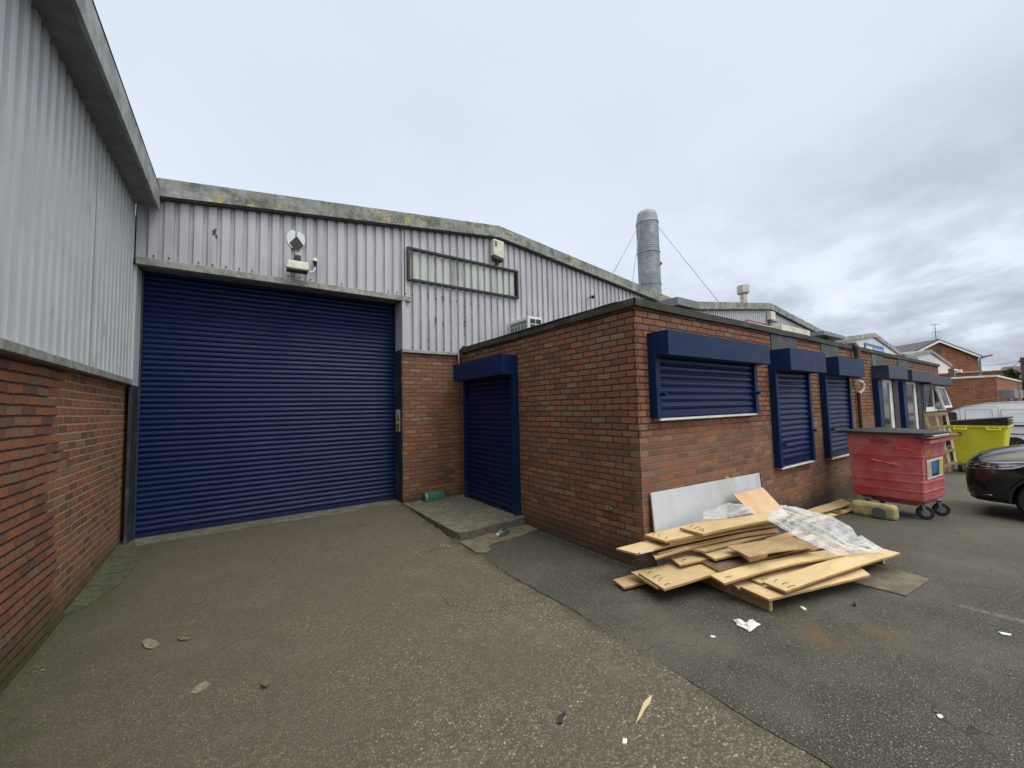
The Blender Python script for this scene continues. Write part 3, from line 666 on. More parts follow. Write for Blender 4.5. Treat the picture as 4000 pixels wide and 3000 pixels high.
m = MB(); m.box(OX+.02, OE-.02, OY+.3, 6.97, 2.86, 2.91); m.build('roof', M['felt'], off)
m = MB()  # wavy felt coping
def coping(p, q, nrm):
    n = 26; A = []; B = []; Cc = []; D = []
    p = Vector(p); q = Vector(q); nn = Vector(nrm)
    for i in range(n+1):
        c_ = p.lerp(q, i/n); h = .010*noise.noise(c_*1.7)+.006*noise.noise(c_*5); o_ = .045+.012*noise.noise(c_*2.2+Vector((9, 0, 0)))
        A.append(c_+nn*o_+Vector((0, 0, -.045+h*1.4))); B.append(c_+nn*(o_+.006)+Vector((0, 0, .035+h))); Cc.append(c_-nn*.22+Vector((0, 0, .045+h))); D.append(c_-nn*.22+Vector((0, 0, -.05)))
    m.strip(A, B); m.strip(B, Cc); m.strip(Cc, D); m.strip(A, [c_-nn*o_*0+nn*-.0 for c_ in [a_-nn*.05 for a_ in A]])
coping((OX-.045, OY, OT+.01), (OE+.03, OY, OT+.01), (0, -1, 0)); coping((OX, OY-.045, OT+.01), (OX, 6.9, OT+.01), (-1, 0, 0))
coping((OE, OY, OT+.01), (OE, 6.95, OT+.01), (1, 0, 0))
m.build('coping', M['felt'], off, fix=False)
m = MB(); m.box(OX-.014, OX+.02, 5.0, OY, -.05, .15) if False else None
m = MB()
for x0_, x1_, z0_ in ((6.97, 7.97, 2.60), (9.10, 10.06, 2.6), (12.33, 13.30, 2.56), (14.62, 15.70, 2.57)):
    q = MB(); q.box(x0_, x1_, OY-.014, OY+.01, z0_, 2.88); q.build('slate_panel', M['lead'], off, .003)

def shutter(name, P, u0, u1, z0, zb, zt, depth, mats=('blue', 'bluebox'), parent=None, locks=(), box_ext=(0, 0), gd=.10, gw=.085):
    """P(u, z, d): d = distance out of the wall. zb..zt is the box"""
    def B(u0, u1, z0, z1, d0, d1, nm, mt, par, bev=.003):
        q = MB(); q.hexa([P(u0, z0, d0), P(u1, z0, d0), P(u1, z0, d1), P(u0, z0, d1)], [P(u0, z1, d0), P(u1, z1, d0), P(u1, z1, d1), P(u0, z1, d1)]); return q.build(nm, M[mt], par, bev)
    root = B(u0+gw, u1-gw, z0+.02, zb, .004, .012, name, mats[0], parent, 0)
    B(u0, u0+gw, z0, zt-.003, .002, gd, 'guide_rail', mats[1], root); B(u1-gw, u1, z0, zb+.02, .002, gd, 'guide_rail', mats[1], root)
    B(u0+box_ext[0]+.002, u1+box_ext[1], zb, zt, .003, depth, 'shutter_box', mats[1], root, .002)
    q = MB(); curtain(q, lambda u, z, d: P(u, z, .045+d), u0+gw, u1-gw, z0+.085, zb+.02, .088, .024); q.build('curtain', M[mats[0]], root, fix=False)
    B(u0+gw, u1-gw, z0+.012, z0+.084, .03, .066, 'bottom_rail', mats[0], root)
    for (u, z) in locks:
        q = MB(); q.tube([P(u, z, gd-.01), P(u, z, gd+.05)], .022, 10); q.tube([P(u, z, gd+.02), P(u+.05, z, gd+.02)], .014, 8); q.build('lock', M[mats[1]], root)
    return root
PF = lambda u, z, d: (u, OY-d, z)
PS = lambda u, z, d: (OX-d, u, z)
m_ = shutter('window_shutter', PF, 3.80, 6.22, 1.63, 2.325, 2.60, .26, parent=off, locks=((3.90, 1.90), (6.17, 1.92)), box_ext=(.015, .06))
m_['label'] = 'wide blue roller shutter nearest the corner'
m_ = shutter('window_shutter', PF, 6.83, 8.22, .765, 2.265, 2.60, .31, parent=off, locks=((6.92, 1.12), (8.18, 1.28)), box_ext=(.012, .08)); m_['label'] = 'tall narrow blue shutter right of the wide one'
m_ = shutter('window_shutter', PF, 8.93, 10.33, .72, 2.245, 2.59, .31, parent=off, locks=((9.05, 1.25),), box_ext=(.012, .08)); m_['label'] = 'tall narrow blue shutter behind the red bin'
m_ = shutter('door_shutter', PS, 5.03, 6.72, .08, 2.305, 2.62, .30, parent=off, locks=((5.10, .62),), box_ext=(.0, 0)); m_['label'] = 'blue shutter over the side doorway'
for a, b, z in ((3.86, 6.18, 1.628), (6.9, 8.2, .763), (9.0, 10.3, .718)):
    q = MB(); q.box(a, b, OY-.085, OY+.0, z-.028, z-.002); q.build('sill', M['white'], off, .003)
# old shutter boxes over the open windows
for a, b, d0, z0, z1 in ((12.22, 13.95, .31, 2.275, 2.58), (14.46, 16.66, .30, 2.26, 2.55), (16.68, 19.98, .30, 2.215, 2.48)):
    q = MB(); q.box(a, b, OY-d0, OY-.002, z0, z1); o = q.build('shutter_box', M['blueold'], off, .003); o['label'] = 'weathered blue box over an open window'
    q = MB(); q.box(a, a+(.34 if a < 16 else .3), OY-.11, OY-.002, .62 if a < 16 else 1.42, z0-.002); q.build('guide_rail', M['bluebox'], o, .003)
    q = MB(); q.box(b-.10, b-.02, OY-.10, OY-.002, .62 if a < 16 else 1.42, z0-.002); q.build('guide_rail', M['steel'], o, .003)
for i, (a, b, c, d) in enumerate(wins):
    q = MB(); y0, y1 = OY-.075, OY-.01; fw = .075
    for r_ in ((a, b, d-fw, d), (a, b, c, c+fw), (a, a+fw, c+fw, d-fw), (b-fw, b, c+fw, d-fw)): q.box(r_[0], r_[1], y0, y1, r_[2], r_[3])
    if i < 2: q.box(b-.80, b-.55, y0, y1, c+fw, d-fw)
    else: q.box((a+b)/2-.05, (a+b)/2+.05, y0, y1, c+fw, d-fw)
    wo = q.build('window', M['white'], off, .004)
    q = MB(); q.box(a+fw, b-fw, y0+.02, y0+.03, c+fw, d-fw); q.build('pane', M['glass'], wo)
    if i < 2: q = MB(); q.box(b-.55, b-.10, y0-.02, y0-.002, c, d); q.build('side_panel', M['maroon'], wo)
    if i == 2:
        q = MB(); q.box(a-.05, b+.05, OY-.12, OY-.001, c-.06, c-.002); q.build('sill', M['white'], wo, .004)
        # top hung casement standing open
        q = MB(); x0_, x1_ = (a+b)/2+.05, b-.08; hz, hy = d-.09, OY-.08; bz, by = c+.03, OY-.24
        def cas(u, t, o_=0): return (u, hy+(by-hy)*t-o_, hz+(bz-hz)*t)
        for (u0_, u1_, t0, t1) in ((x0_, x1_, 0, .10), (x0_, x1_, .9, 1), (x0_, x0_+.10, .1, .9), (x1_-.10, x1_, .1, .9)):
            q.hexa([cas(u0_, t0), cas(u1_, t0), cas(u1_, t1), cas(u0_, t1)], [cas(u0_, t0, .05), cas(u1_, t0, .05), cas(u1_, t1, .05), cas(u0_, t1, .05)])
        co = q.build('open_casement', M['white'], wo, .004)
        q = MB(); q.quad(cas(x0_+.1, .1, .02), cas(x1_-.1, .1, .02), cas(x1_-.1, .9, .02), cas(x0_+.1, .9, .02)); q.build('pane', M['glass'], co, fix=False)
# downpipe
t = thing('downpipe', 'dark drainpipe with a cream swan neck between the third shutter and the old windows', 'drainpipe', (10.9, OY-.05, gz(10.9, OY)))
q = MB(); q.tube([(10.9, OY+.1, 2.99), (10.9, OY-.07, 2.98), (10.9, OY-.10, 2.9), (10.9, OY-.09, 2.2)], .055, 8); q.build('strap', M['felt'], t)
q = MB(); q.tube([(10.82, OY-.09, 2.20), (10.95, OY-.12, 2.17), (11.06, OY-.12, 2.10), (11.06, OY-.10, 2.0), (10.97, OY-.06, 1.93)], .035, 10); q.build('swan_neck', M['cream'], t)
q = MB(); q.tube([(10.97, OY-.05, 1.95), (10.97, OY-.05, -.3)], .034, 10); q.build('pipe', M['maroon'], t)
# step at the side door
m = MB(); lo = [(2.42, 4.84), (3.61, 4.93), (3.61, 7.01), (2.42, 7.01)]
tp = []; nn = 14
for i in range(4):
    a, b = Vector(lo[i]), Vector(lo[(i+1) % 4])
    for j in range(nn):
        p = a.lerp(b, j/nn); w_ = .012 if i < 1 or i == 3 else 0
        tp.append((p.x+w_*noise.noise((p.x*9, p.y*9, 1)), p.y+w_*1.6*noise.noise((p.x*9, p.y*9, 5))))
tp[0] = (2.47, 4.89); tp[1] = (2.53, 4.86)
n = len(tp)
m.add([(x, y, -.06) for x, y in tp]+[(x, y, .125+.006*noise.noise((x*5, y*5, 0))-.012*max(0, noise.noise((x*16, y*16, 4)))) for x, y in tp], [tuple(range(n, 2*n))]+[(i, (i+1) % n, n+(i+1) % n, n+i) for i in range(n)])
tag(m.build('concrete_step', M['step'], bevel=.008), 'worn concrete step in front of the side door shutter', 'step')
pp = [(2.43, 4.83), (2.42, 4.35), (2.50, 4.28), (2.62, 4.32), (2.66, 4.45), (2.80, 4.50), (3.2, 4.52), (3.59, 4.60), (3.59, 4.92), (3.0, 4.9)]
m = MB(); n = len(pp); m.add([(x, y, -.01) for x, y in pp]+[(x, y, .016) for x, y in pp], [tuple(range(n, 2*n))]+[(i, (i+1) % n, n+(i+1) % n, n+i) for i in range(n)]); tag(m.build('path', M['patch']), kind='structure')
# fittings on the side wall
q = MB(); q.box(3.58, 3.6, 3.205, 3.255, .555, .60); q.tube([(3.6, 3.25, .595), (3.555, 3.25, .595), (3.55, 3.225, .56)], .009, 8); q.tube([(3.6, 3.20, .575), (3.56, 3.20, .575)], .012, 8); q.bar((3.56, 3.22, .61), (3.56, 3.29, .615), .006, .006)
tag(q.build('wall_tap', M['tin'], bevel=.003), 'small corroded tap fitting low on the side wall near the corner', 'tap')
q = MB(); q.tube([(3.62, 6.86, 2.98), (3.54, 6.86, 2.96), (3.50, 6.87, 2.88), (3.52, 6.88, 2.6), (3.52, 6.88, 2.4)], .017, 8)
tag(q.build('cable', M['cream']), 'pale conduit bent over the office roof edge in the inner corner', 'cable')
q = MB(); q.tube([(3.7, 6.75, 3.0), (3.54, 6.76, 3.0), (3.49, 6.80, 2.92), (3.50, 6.82, 2.6), (3.5, 6.82, 2.4)], .016, 8)
tag(q.build('cable', M['black']), 'black cable beside the pale conduit in the inner corner', 'cable')
q = MB(); pth = [(3.55, OY+.2+i*.2, 2.972+.006*noise.noise((i*.7, 0, 0))) for i in range(20)]; q.tube(pth, .011, 6)
tag(q.build('cable', M['black']), 'thin black cable running along the side roof edge', 'cable')

# warning sign on the roller door post
t = thing('warning_sign', 'small white and yellow caution sign on the door post', 'sign', (2.36, 7.2, 1.6))
YY0 = 7.09
def SG(y0, y1, z0, z1, x): q = MB(); q.box(x-.003, x, YY0+y0, YY0+y1, z0, z1); return q
XS = 2.3995
SG(0, .23, 1.40, 1.80, XS).build('plate', M['signw'], t)
q = MB(); q.prism([(YY0+.02, 1.60), (YY0+.21, 1.60), (YY0+.115, 1.77)], XS-.006, XS-.0031, lambda a, b, c: (c, a, b)); q.build('triangle', M['black'], t)
q = MB(); q.prism([(YY0+.05, 1.617), (YY0+.18, 1.617), (YY0+.115, 1.735)], XS-.009, XS-.0061, lambda a, b, c: (c, a, b)); q.build('triangle_face', M['signy'], t)
q = MB(); q.prism([(YY0+.09, 1.625), (YY0+.14, 1.625), (YY0+.125, 1.68), (YY0+.10, 1.66)], XS-.012, XS-.0091, lambda a, b, c: (c, a, b)); q.build('symbol', M['black'], t)
SG(.015, .215, 1.412, 1.545, XS-.0031).build('text_panel', M['signy'], t)
def text(body, size, loc, rx, rz, mat, parent, depth=.002, name='lettering', sx_=1):
    cu = bpy.data.curves.new('t', 'FONT'); cu.body = body; cu.size = size; cu.extrude = depth; cu.align_x = 'CENTER'; cu.align_y = 'CENTER'
    o = bpy.data.objects.new('t', cu); C.objects.link(o); dg = bpy.context.evaluated_depsgraph_get(); me = bpy.data.meshes.new_from_object(o.evaluated_get(dg))
    bpy.data.objects.remove(o); me.materials.clear(); me.materials.append(mat)
    me.transform(Matrix.Translation(loc) @ Matrix.Rotation(rz, 4, 'Z') @ Matrix.Rotation(rx, 4, 'X') @ Matrix.Diagonal((sx_, 1, 1, 1)))
    o = bpy.data.objects.new(name, me); C.objects.link(o); o.parent = parent
    if parent.type == 'EMPTY': o.matrix_parent_inverse = Matrix.Translation(parent.location).inverted()
    return o
text('CAUTION', .042, (XS-.0075, YY0+.115, 1.517), R(90), R(-90), M['black'], t, sx_=.95)
q = MB()
for z in (1.475, 1.45, 1.43): q.box(XS-.008, XS-.0062, YY0+.03, YY0+.20, z, z+.010)
q.build('small_print', M['black'], t)

# ------------------------------------------------------------------ fixtures on the sheds
t = thing('floodlight', 'cream floodlight hanging under a black junction box above the roller door', 'floodlight', (.68, 6.95, 4.05))
q = MB(); q.hexa([(.53, 6.70, 3.99), (.845, 6.70, 3.99), (.845, 6.86, 4.02), (.53, 6.86, 4.02)], [(.55, 6.72, 4.12), (.835, 6.72, 4.12), (.83, 6.86, 4.15), (.55, 6.86, 4.15)]); q.build('housing', M['cream'], t, .015)
q = MB(); q.box(.545, .83, 6.69, 6.86, 3.965, 3.989); q.build('lamp_rim', M['moss'], t, .004)
q = MB(); q.box(.655, .745, 6.86, 6.98, 4.14, 4.27); q.build('junction_box', M['black'], t, .015)
q = MB(); q.bar((.70, 6.97, 4.15), (.70, 6.84, 4.08), .05, .02); q.build('bracket', M['black'], t)
t = thing('photocell', 'small white topped light sensor on a curved cable right of the floodlight', 'light sensor', (.96, 6.9, 4.2))
q = MB(); q.tube([(.95, 6.90, 4.22), (.95, 6.90, 4.25), (.95, 6.90, 4.275)], [.04, .038, .025], 14); q.build('cap', M['cream'], t)
q = MB(); q.tube([(.95, 6.90, 4.218), (.95, 6.90, 4.19), (.95, 6.90, 4.13)], [.038, .028, .014], 12); q.bar((.95, 6.9, 4.19), (.95, 6.985, 4.19), .02, .02); q.build('socket', M['black'], t)
q = MB(); q.tube([(.95, 6.90, 4.13), (.95, 6.89, 4.09), (.92, 6.87, 4.04), (.86, 6.84, 4.01), (.82, 6.80, 4.0)], .009, 8); q.build('cable', M['white'], t)
t = thing('wall_emblem', 'round white patch with a black diamond emblem above the floodlight', 'emblem', (.68, 6.97, 4.52))
def ell(cx_, cz_, rx, rz, n=28, f=None): return [(cx_+rx*math.cos(2*math.pi*i/n), cz_+rz*math.sin(2*math.pi*i/n)) for i in range(n)]
q = MB(); q.prism([(.675, 4.68), (.65, 4.70), (.60, 4.685), (.56, 4.62), (.55, 4.54), (.575, 4.46), (.62, 4.41), (.665, 4.39)], 6.972, 6.978, lambda a, b, c: (a, c, b))
q.prism([(.70, 4.68), (.73, 4.69), (.79, 4.66), (.815, 4.58), (.81, 4.50), (.785, 4.44), (.74, 4.39), (.70, 4.385)], 6.972, 6.978, lambda a, b, c: (a, c, b)); q.build('white_disc', M['signw'], t)
q = MB(); q.prism([(.672, 4.585), (.59, 4.475), (.672, 4.37)], 6.966, 6.972, lambda a, b, c: (a, c, b)); q.prism([(.70, 4.60), (.795, 4.47), (.70, 4.355)], 6.966, 6.972, lambda a, b, c: (a, c, b)); q.box(.674, .698, 6.975, 6.985, 4.39, 4.60); q.build('diamond', M['black'], t)
t = thing('alarm_box', 'grey alarm siren box under the peak of the nearest gable', 'alarm box', (4.46, 6.9, 5.2))
q = MB(); q.hexa([(4.34, 6.84, 5.03), (4.60, 6.84, 4.98), (4.60, 6.975, 4.98), (4.34, 6.975, 5.03)], [(4.34, 6.83, 5.37), (4.60, 6.83, 5.35), (4.60, 6.975, 5.37), (4.34, 6.975, 5.37)]); q.build('case', M['cream'], t, .012)
q = MB()
for z in (5.22, 5.25, 5.28, 5.31): q.box(4.36, 4.43, 6.825, 6.829, z, z+.012)
q.build('louvre', M['steel'], t)
q = MB(); q.hexa([(4.36, 6.84, 4.95), (4.59, 6.84, 4.93), (4.59, 6.97, 4.93), (4.36, 6.97, 4.95)], [(4.35, 6.835, 5.028), (4.59, 6.835, 4.979), (4.59, 6.97, 4.979), (4.35, 6.97, 5.028)]); q.tube([(4.47, 6.9, 4.96), (4.47, 6.9, 4.88)], .025, 8); q.build('strobe', M['moss'], t)
t = thing('security_camera', 'small grey bullet camera on the cladding above the office roof edge', 'security camera', (7.2, 6.9, 4.5))
q = MB(); q.tube([(7.16, 6.72, 4.49), (7.26, 6.88, 4.55)], .045, 12); q.build('body', M['tin'], t)
q = MB(); q.tube([(7.24, 6.86, 4.54), (7.28, 6.98, 4.56)], .016, 8); q.build('bracket', M['tin'], t)
q = MB(); q.tube([(7.155, 6.712, 4.487), (7.16, 6.72, 4.49)], .035, 12); q.build('lens', M['black'], t)

# air conditioning units on the office roof
def ac(name, label, x0, x1, y0, y1, z0, z1, mirror=False):
    t = thing(name, label, 'air conditioner', ((x0+x1)/2, (y0+y1)/2, z0))
    q = MB(); q.box(x0, x1, y0, y1, z0+.06, z1); q.build('case', M['cream'] if mirror else M['white'], t, .012)
    for fx_ in (x0+.03, x1-.12): q = MB(); q.box(fx_, fx_+.09, y0+.02, y1-.02, 2.93, z0+.06); q.build('foot', M['tin'], t)
    return t
t = ac('ac_unit', 'white air conditioner with black louvred end on the office roof by the inner corner', 4.78, 5.14, 6.28, 6.98, 3.02, 3.645)
q = MB(); q.box(4.772, 4.779, 6.34, 6.92, 3.14, 3.58); q.build('fan_grille', M['ventgrey'], t)
q = MB()
for i in range(4): q.box(4.765, 4.772, 6.40+i*.12, 6.41+i*.12, 3.2, 3.5)
for z in (3.2, 3.35, 3.49): q.box(4.765, 4.772, 6.38, 6.88, z, z+.01)
q.build('grille_wire', M['white'], t)
q = MB()
for i in range(2):
    for j in range(4): q.box(4.83+i*.15, 4.96+i*.15, 6.272, 6.279, 3.16+j*.115, 3.25+j*.115)
q.build('louvre', M['black'], t)
AX0, AX1, AY = 12.65, 14.6, 5.0
t = ac('ac_unit', 'cream air conditioner with a three diamond emblem on the office roof by the second gable', 12.9, 15.0, 4.8, 5.2, 3.3, 4.04, True)
q = MB()
for (dx_, dz_) in ((0, .045), (-.055, -.035), (.055, -.035)):
    cx_, cz_ = 13.9+dx_, 3.80+dz_
    q.prism([(cx_-.045, cz_), (cx_, cz_-.035), (cx_+.045, cz_), (cx_, cz_+.035)], 4.79, 4.799, lambda a, b, c: (a, c, b))
q.build('emblem', M['signred'], t)
q = MB(); q.box(15.003, 15.12, 4.82, 5.18, 3.36, 4.03); q.build('end_grille', M['black'], t)
# roof vents
def vent(label, x0, x1, y0, y1, z0, z1):
    t = thing('roof_vent', label, 'roof vent', ((x0+x1)/2, (y0+y1)/2, 2.93), 'grey box cowls on the office roof')
    q = MB(); q.hexa([(x0+.0, y0+.0, z0), (x1, y0, z0), (x1, y1, z0), (x0, y1, z0)], [(x0+.01, y0+.01, z1), (x1-.01, y0+.01, z1-.0), (x1-.01, y1-.01, z1), (x0+.01, y1-.01, z1)]); q.build('cowl', M['ventgrey'], t, .006)
    q = MB(); cx_, cy_ = (x0+x1)/2, (y0+y1)/2; q.box(cx_-.14, cx_+.14, cy_-.12, cy_+.12, 2.92, z0-.06); q.box(cx_-.2, cx_+.2, cy_-.15, cy_+.15, z0-.06, z0); q.build('duct', M['steel'], t)
vent('grey box roof vent right behind the brick corner of the office', 6.43, 7.14, 4.0, 4.55, 3.57, 3.72)
vent('grey box roof vent between the second and third gables', 13.9+2.0, 17.9, 4.7, 5.3, 3.98, 4.12)
vent('grey box roof vent farthest along the office roof', 26.0-4.2, 24.2, 4.0, 4.6, 3.50, 3.62) if False else vent('grey box roof vent farthest along the office roof', 17.5, 19.3, 3.1, 3.6, 3.085, 3.225)

# ------------------------------------------------------------------ chimney, flue, guy wires
cx_, cy_ = 11.55, 8.2
t = thing('chimney', 'tall ribbed grey metal chimney with a tapered top, stayed by thin wires', 'chimney', (cx_, cy_, 4.9))
pr = []; z = 5.0
while z < 8.05:
    for dz_, r_ in ((0, .366), (.02, .371), (.03, .371), (.045, .366)): pr.append((z+dz_, r_))
    z += .078
q = MB(); q.tube([(cx_+(-.05+.05*(z-5)/3)*0, cy_, z) for z, r_ in pr], [r_ for z, r_ in pr], 40, caps=False); q.build('duct', M['galv'], t, fix=False)
q = MB(); q.tube([(cx_, cy_, 8.06), (cx_, cy_, 8.10), (cx_, cy_, 8.34), (cx_, cy_, 8.46), (cx_, cy_, 8.47), (cx_, cy_, 8.3)], [.385, .372, .335, .30, .285, .27], 40, caps=False); q.build('cone', M['galv'], t, fix=False)
for z in (5.28, 5.9, 7.02):
    q = MB(); q.tube([(cx_, cy_, z-.03), (cx_, cy_, z-.028), (cx_, cy_, z+.028), (cx_, cy_, z+.03)], [.375, .385, .385, .375], 40, caps=False); q.build('band', M['galv'], t)
q = MB(); q.tube([(cx_+.36, cy_-.1, 6.72), (cx_+.52, cy_-.1, 6.74)], .07, 10); q.build('bracket_lamp', M['black'], t)
for a, b in (((cx_-.37, cy_, 8.02), (8.2, 7.06, 5.22)), ((cx_-.37, cy_, 8.02), (9.15, 7.1, 5.16)), ((cx_+.35, cy_, 8.3), (14.1, 7.1, 5.28))):
    q = MB(); q.tube([a, b], .008, 6); q.build('guy_wire', M['tin'], t)
fx, fy = 18.9, 8.5
t = thing('flue', 'small steel flue with a drum cap above the second gable', 'flue', (fx, fy, 5.5))
q = MB(); q.tube([(fx, fy, 5.4), (fx, fy, 6.78)], .135, 18); q.build('pipe', M['steelp'], t)
q = MB(); q.tube([(fx, fy, 6.74), (fx, fy, 6.80), (fx, fy, 7.14), (fx, fy, 7.15)], [.17, .25, .25, .22], 22); q.build('cap', M['steelp'], t)
for z in (6.35, 6.56):
    q = MB(); q.tube([(fx, fy, z), (fx, fy, z+.05)], .15, 18); q.build('band', M['steelp'], t)
# signs and lamp on the farther gables
t = thing('sign_board', 'white signboard with a red frame on the second gable, half hidden by the office roof', 'sign', (17, 6.95, 4.6))
q = MB(); q.box(15.6, 18.5, 6.93, 6.955, 3.95, 4.84); q.build('board', M['signw'], t)
q = MB()
for r_ in ((15.55, 18.55, 4.84, 4.90), (15.55, 15.60, 3.95, 4.84), (18.5, 18.55, 3.95, 4.84)): q.box(r_[0], r_[1], 6.92, 6.95, r_[2], r_[3])
q.build('frame', M['signred'], t)
t = thing('sign_board', 'blue signboard with pale lettering on the third gable', 'sign', (31.7, 6.95, 4.6))
q = MB(); q.box(29.85, 33.65, 6.93, 6.955, 3.9, 5.12); q.build('board', M['signblue'], t)
q = MB(); q.box(29.95, 31.2, 6.92, 6.928, 4.15, 4.95); q.build('panel', M['signy'], t)
q = MB(); rn = random.Random(3)
for i in range(9): q.box(31.35+i*.24, 31.5+i*.24, 6.918, 6.928, 4.3, 4.62+.1*rn.random())
for i in range(3): q.box(30.1+i*.36, 30.35+i*.36, 6.912, 6.919, 4.6, 4.85)
q.box(31.4, 33.4, 6.92, 6.928, 4.84, 4.88); q.build('lettering', M['signw'], t)
t = thing('alarm_box', 'pale alarm box with a lamp below it at the peak of the second gable', 'alarm box', (17.6, 6.9, 5.2))
q = MB(); q.box(17.35, 17.75, 6.80, 6.97, 5.08, 5.42); q.build('case', M['cream'], t, .02)
q = MB(); q.hexa([(17.38, 6.66, 4.98), (17.75, 6.66, 4.98), (17.75, 6.95, 5.0), (17.38, 6.95, 5.0)], [(17.42, 6.72, 5.06), (17.72, 6.72, 5.06), (17.72, 6.95, 5.075), (17.42, 6.95, 5.075)]); q.build('lamp', M['tin'], t, .01)

# ------------------------------------------------------------------ things on the step and ground
t = thing('fan_heater_cover', 'green half round plastic cover lying against the brick pier on the step', 'plastic cover', (2.95, 6.86, .13))
pf = [(0, 0), (0, .07)]+[(.07-.07*math.cos(a_)+0, .07+.07*math.sin(a_)) for a_ in [R(20*i) for i in range(1, 8)]]+[(.17, .06), (.18, 0)]
q = MB(); n = len(pf)
A = [(2.76+.0*u, 6.80+.17-u*.95, .128+v*1.05) for u, v in pf]; B = [(3.14, 6.82+.17-u*.95, .128+v*1.05) for u, v in pf]
q.strip(A, B, True); q.add(A, [tuple(range(n))]); q.add(B, [tuple(range(n))]); q.build('shell', M['green'], t)
q = MB(); q.tube([(2.80, 6.862, .26), (2.80, 6.825, .22), (2.80, 6.81, .16)], .007, 6); q.build('painted_highlight', M['signw'], t)  # white strip standing in for a highlight on the shell
t = thing('oil_bottle', 'grey plastic bottle with a white cap lying below the step', 'bottle', (3.02, 4.72, .02))
q = MB(); p0 = Vector((2.95, 4.68, .045)); p1 = Vector((3.13, 4.74, .045)); dd = (p1-p0)
q.tube([p0, p0+dd*.12, p0+dd*.30], [.028, .045, .052], 12); q.tube([p0+dd*.9, p1+dd*.05], [.052, .046], 12)
q.bar(p0+dd*.28+Vector((-.015, .035, 0)), p1+Vector((-.015, .035, 0)), .03, .08); q.bar(p0+dd*.28+Vector((.015, -.035, 0)), p1+Vector((.015, -.035, 0)), .022, .07); q.build('body', M['greyp'], t, .006)
q = MB(); q.tube([p0-dd*.02, p0-dd*.18], .022, 14); q.build('cap', M['white'], t)
def blob(name, label, cat, pts, z, th, mat, bend=.0):
    q = MB(); n = len(pts); g0 = min(gz(x, y) for x, y in pts)
    lo = [(x, y, gz(x, y)+z+bend*abs(noise.noise((x*9, y*9, 2)))) for x, y in pts]; hi = [(x, y, c_+th) for x, y, c_ in lo]
    q.add(lo+hi, [tuple(range(n-1, -1, -1)), tuple(range(n, 2*n))]+[(i, (i+1) % n, n+(i+1) % n, n+i) for i in range(n)])
    o = q.build(name, mat); return tag(o, label, cat)
def gp(*pp): return [tuple(atz(x, y, 0)[:2]) for x, y in pp]
blob('wood_splinter', 'long pale wood splinter lying on the concrete near the camera', 'splinter', gp((2484, 2842), (2500, 2800), (2515, 2758), (2535, 2740), (2548, 2731), (2540, 2760), (2520, 2785), (2505, 2815)), .014, .008, M['pinewhite'], .01)
blob('plastic_clip', 'small broken dark blue plastic piece on the concrete', 'plastic piece', gp((2178, 2842), (2180, 2812), (2196, 2806), (2208, 2790), (2210, 2800), (2200, 2815), (2198, 2842)), .014, .012, M['steel'])
blob('white_chip', 'small white chip on the concrete near the bottom edge', 'litter', gp((2432, 2918), (2434, 2898), (2450, 2900), (2449, 2920)), .014, .006, M['signw'])
blob('white_chip', 'small white rectangle of plastic on the asphalt right of the boards', 'litter', gp((3124, 2373), (3136, 2372), (3152, 2384), (3141, 2387)), .004, .006, M['signw'])
blob('white_chip', 'thin white strip on the asphalt between the boards and the joint', 'litter', gp((2774, 2486), (2794, 2488), (2796, 2494), (2780, 2494)), .004, .006, M['signw'])
blob('white_chip', 'white scrap on the asphalt near the right edge', 'litter', gp((3900, 2472), (3925, 2476), (3952, 2482), (3948, 2486), (3915, 2482)), .004, .006, M['signw'])
blob('white_chip', 'pale pinkish scrap on the asphalt at the lower right', 'litter', gp((3660, 2796), (3676, 2797), (3686, 2806), (3674, 2812), (3664, 2806)), .004, .006, M['paper'])
blob('black_cap', 'small black cap on the asphalt right of the pallet', 'litter', gp((3332, 2362), (3340, 2360), (3343, 2370), (3334, 2372)), .004, .02, M['black'])
q = MB(); rn = random.Random(8)
def crumple(q, c, ax, ay, h, n=10, seed=0):
    rows = []
    for i in range(n+1):
        r_ = []
        for j in range(n+1):
            u, v = i/n*2-1, j/n*2-1; k = 1+.35*noise.noise((u*2+seed, v*2, 0)); p = Vector(c)+Vector(ax)*u*k+Vector(ay)*v*k
            e_ = max(abs(u), abs(v)); r_.append(p+Vector((0, 0, .004+h*max(0, (1-e_*e_))*(.35+.9*abs(noise.noise((u*2.7+seed, v*2.7, 4)))))))
        rows.append(r_)
    q.grid(rows, False)
crumple(q, (3.37, 1.61, .006), (.085, .0, 0), (-.0, .04, 0), .055, 10, 3); crumple(q, (3.34, 1.67, .006), (.03, .03, 0), (-.02, .03, 0), .06, 6, 6)
tag(q.build('crumpled_tissue', M['paper'], fix=False), 'crumpled white and pink paper on the asphalt in front of the pallet', 'litter')
t = thing('leaf_clump', 'dried curled brown leaf clump on the concrete beside the step', 'dead leaf', (2.19, 4.80, .02))
q = MB(); crumple(q, (2.18, 4.78, .02), (.05, .02, 0), (-.02, .05, 0), .07, 6, 9); crumple(q, (2.22, 4.72, .02), (.04, -.03, 0), (.02, .03, 0), .05, 6, 2); q.build('leaves', M['dry'], t, fix=False)
blob('dead_leaf', 'pale curled leaf lying on the left side of the concrete', 'dead leaf', gp((555, 2520), (575, 2505), (612, 2512), (625, 2528), (590, 2545), (565, 2540)), .014, .004, M['litterpale'], .02)
blob('dead_leaf', 'long brown leaf beside the pale curled one', 'dead leaf', gp((690, 2502), (715, 2498), (752, 2500), (735, 2508), (705, 2512)), .014, .004, M['dry'], .02)
blob('dead_leaf', 'pale trodden leaf lower on the concrete', 'dead leaf', gp((742, 2718), (765, 2690), (800, 2672), (825, 2680), (800, 2702), (768, 2722)), .014, .003, M['litterpale'], .01)
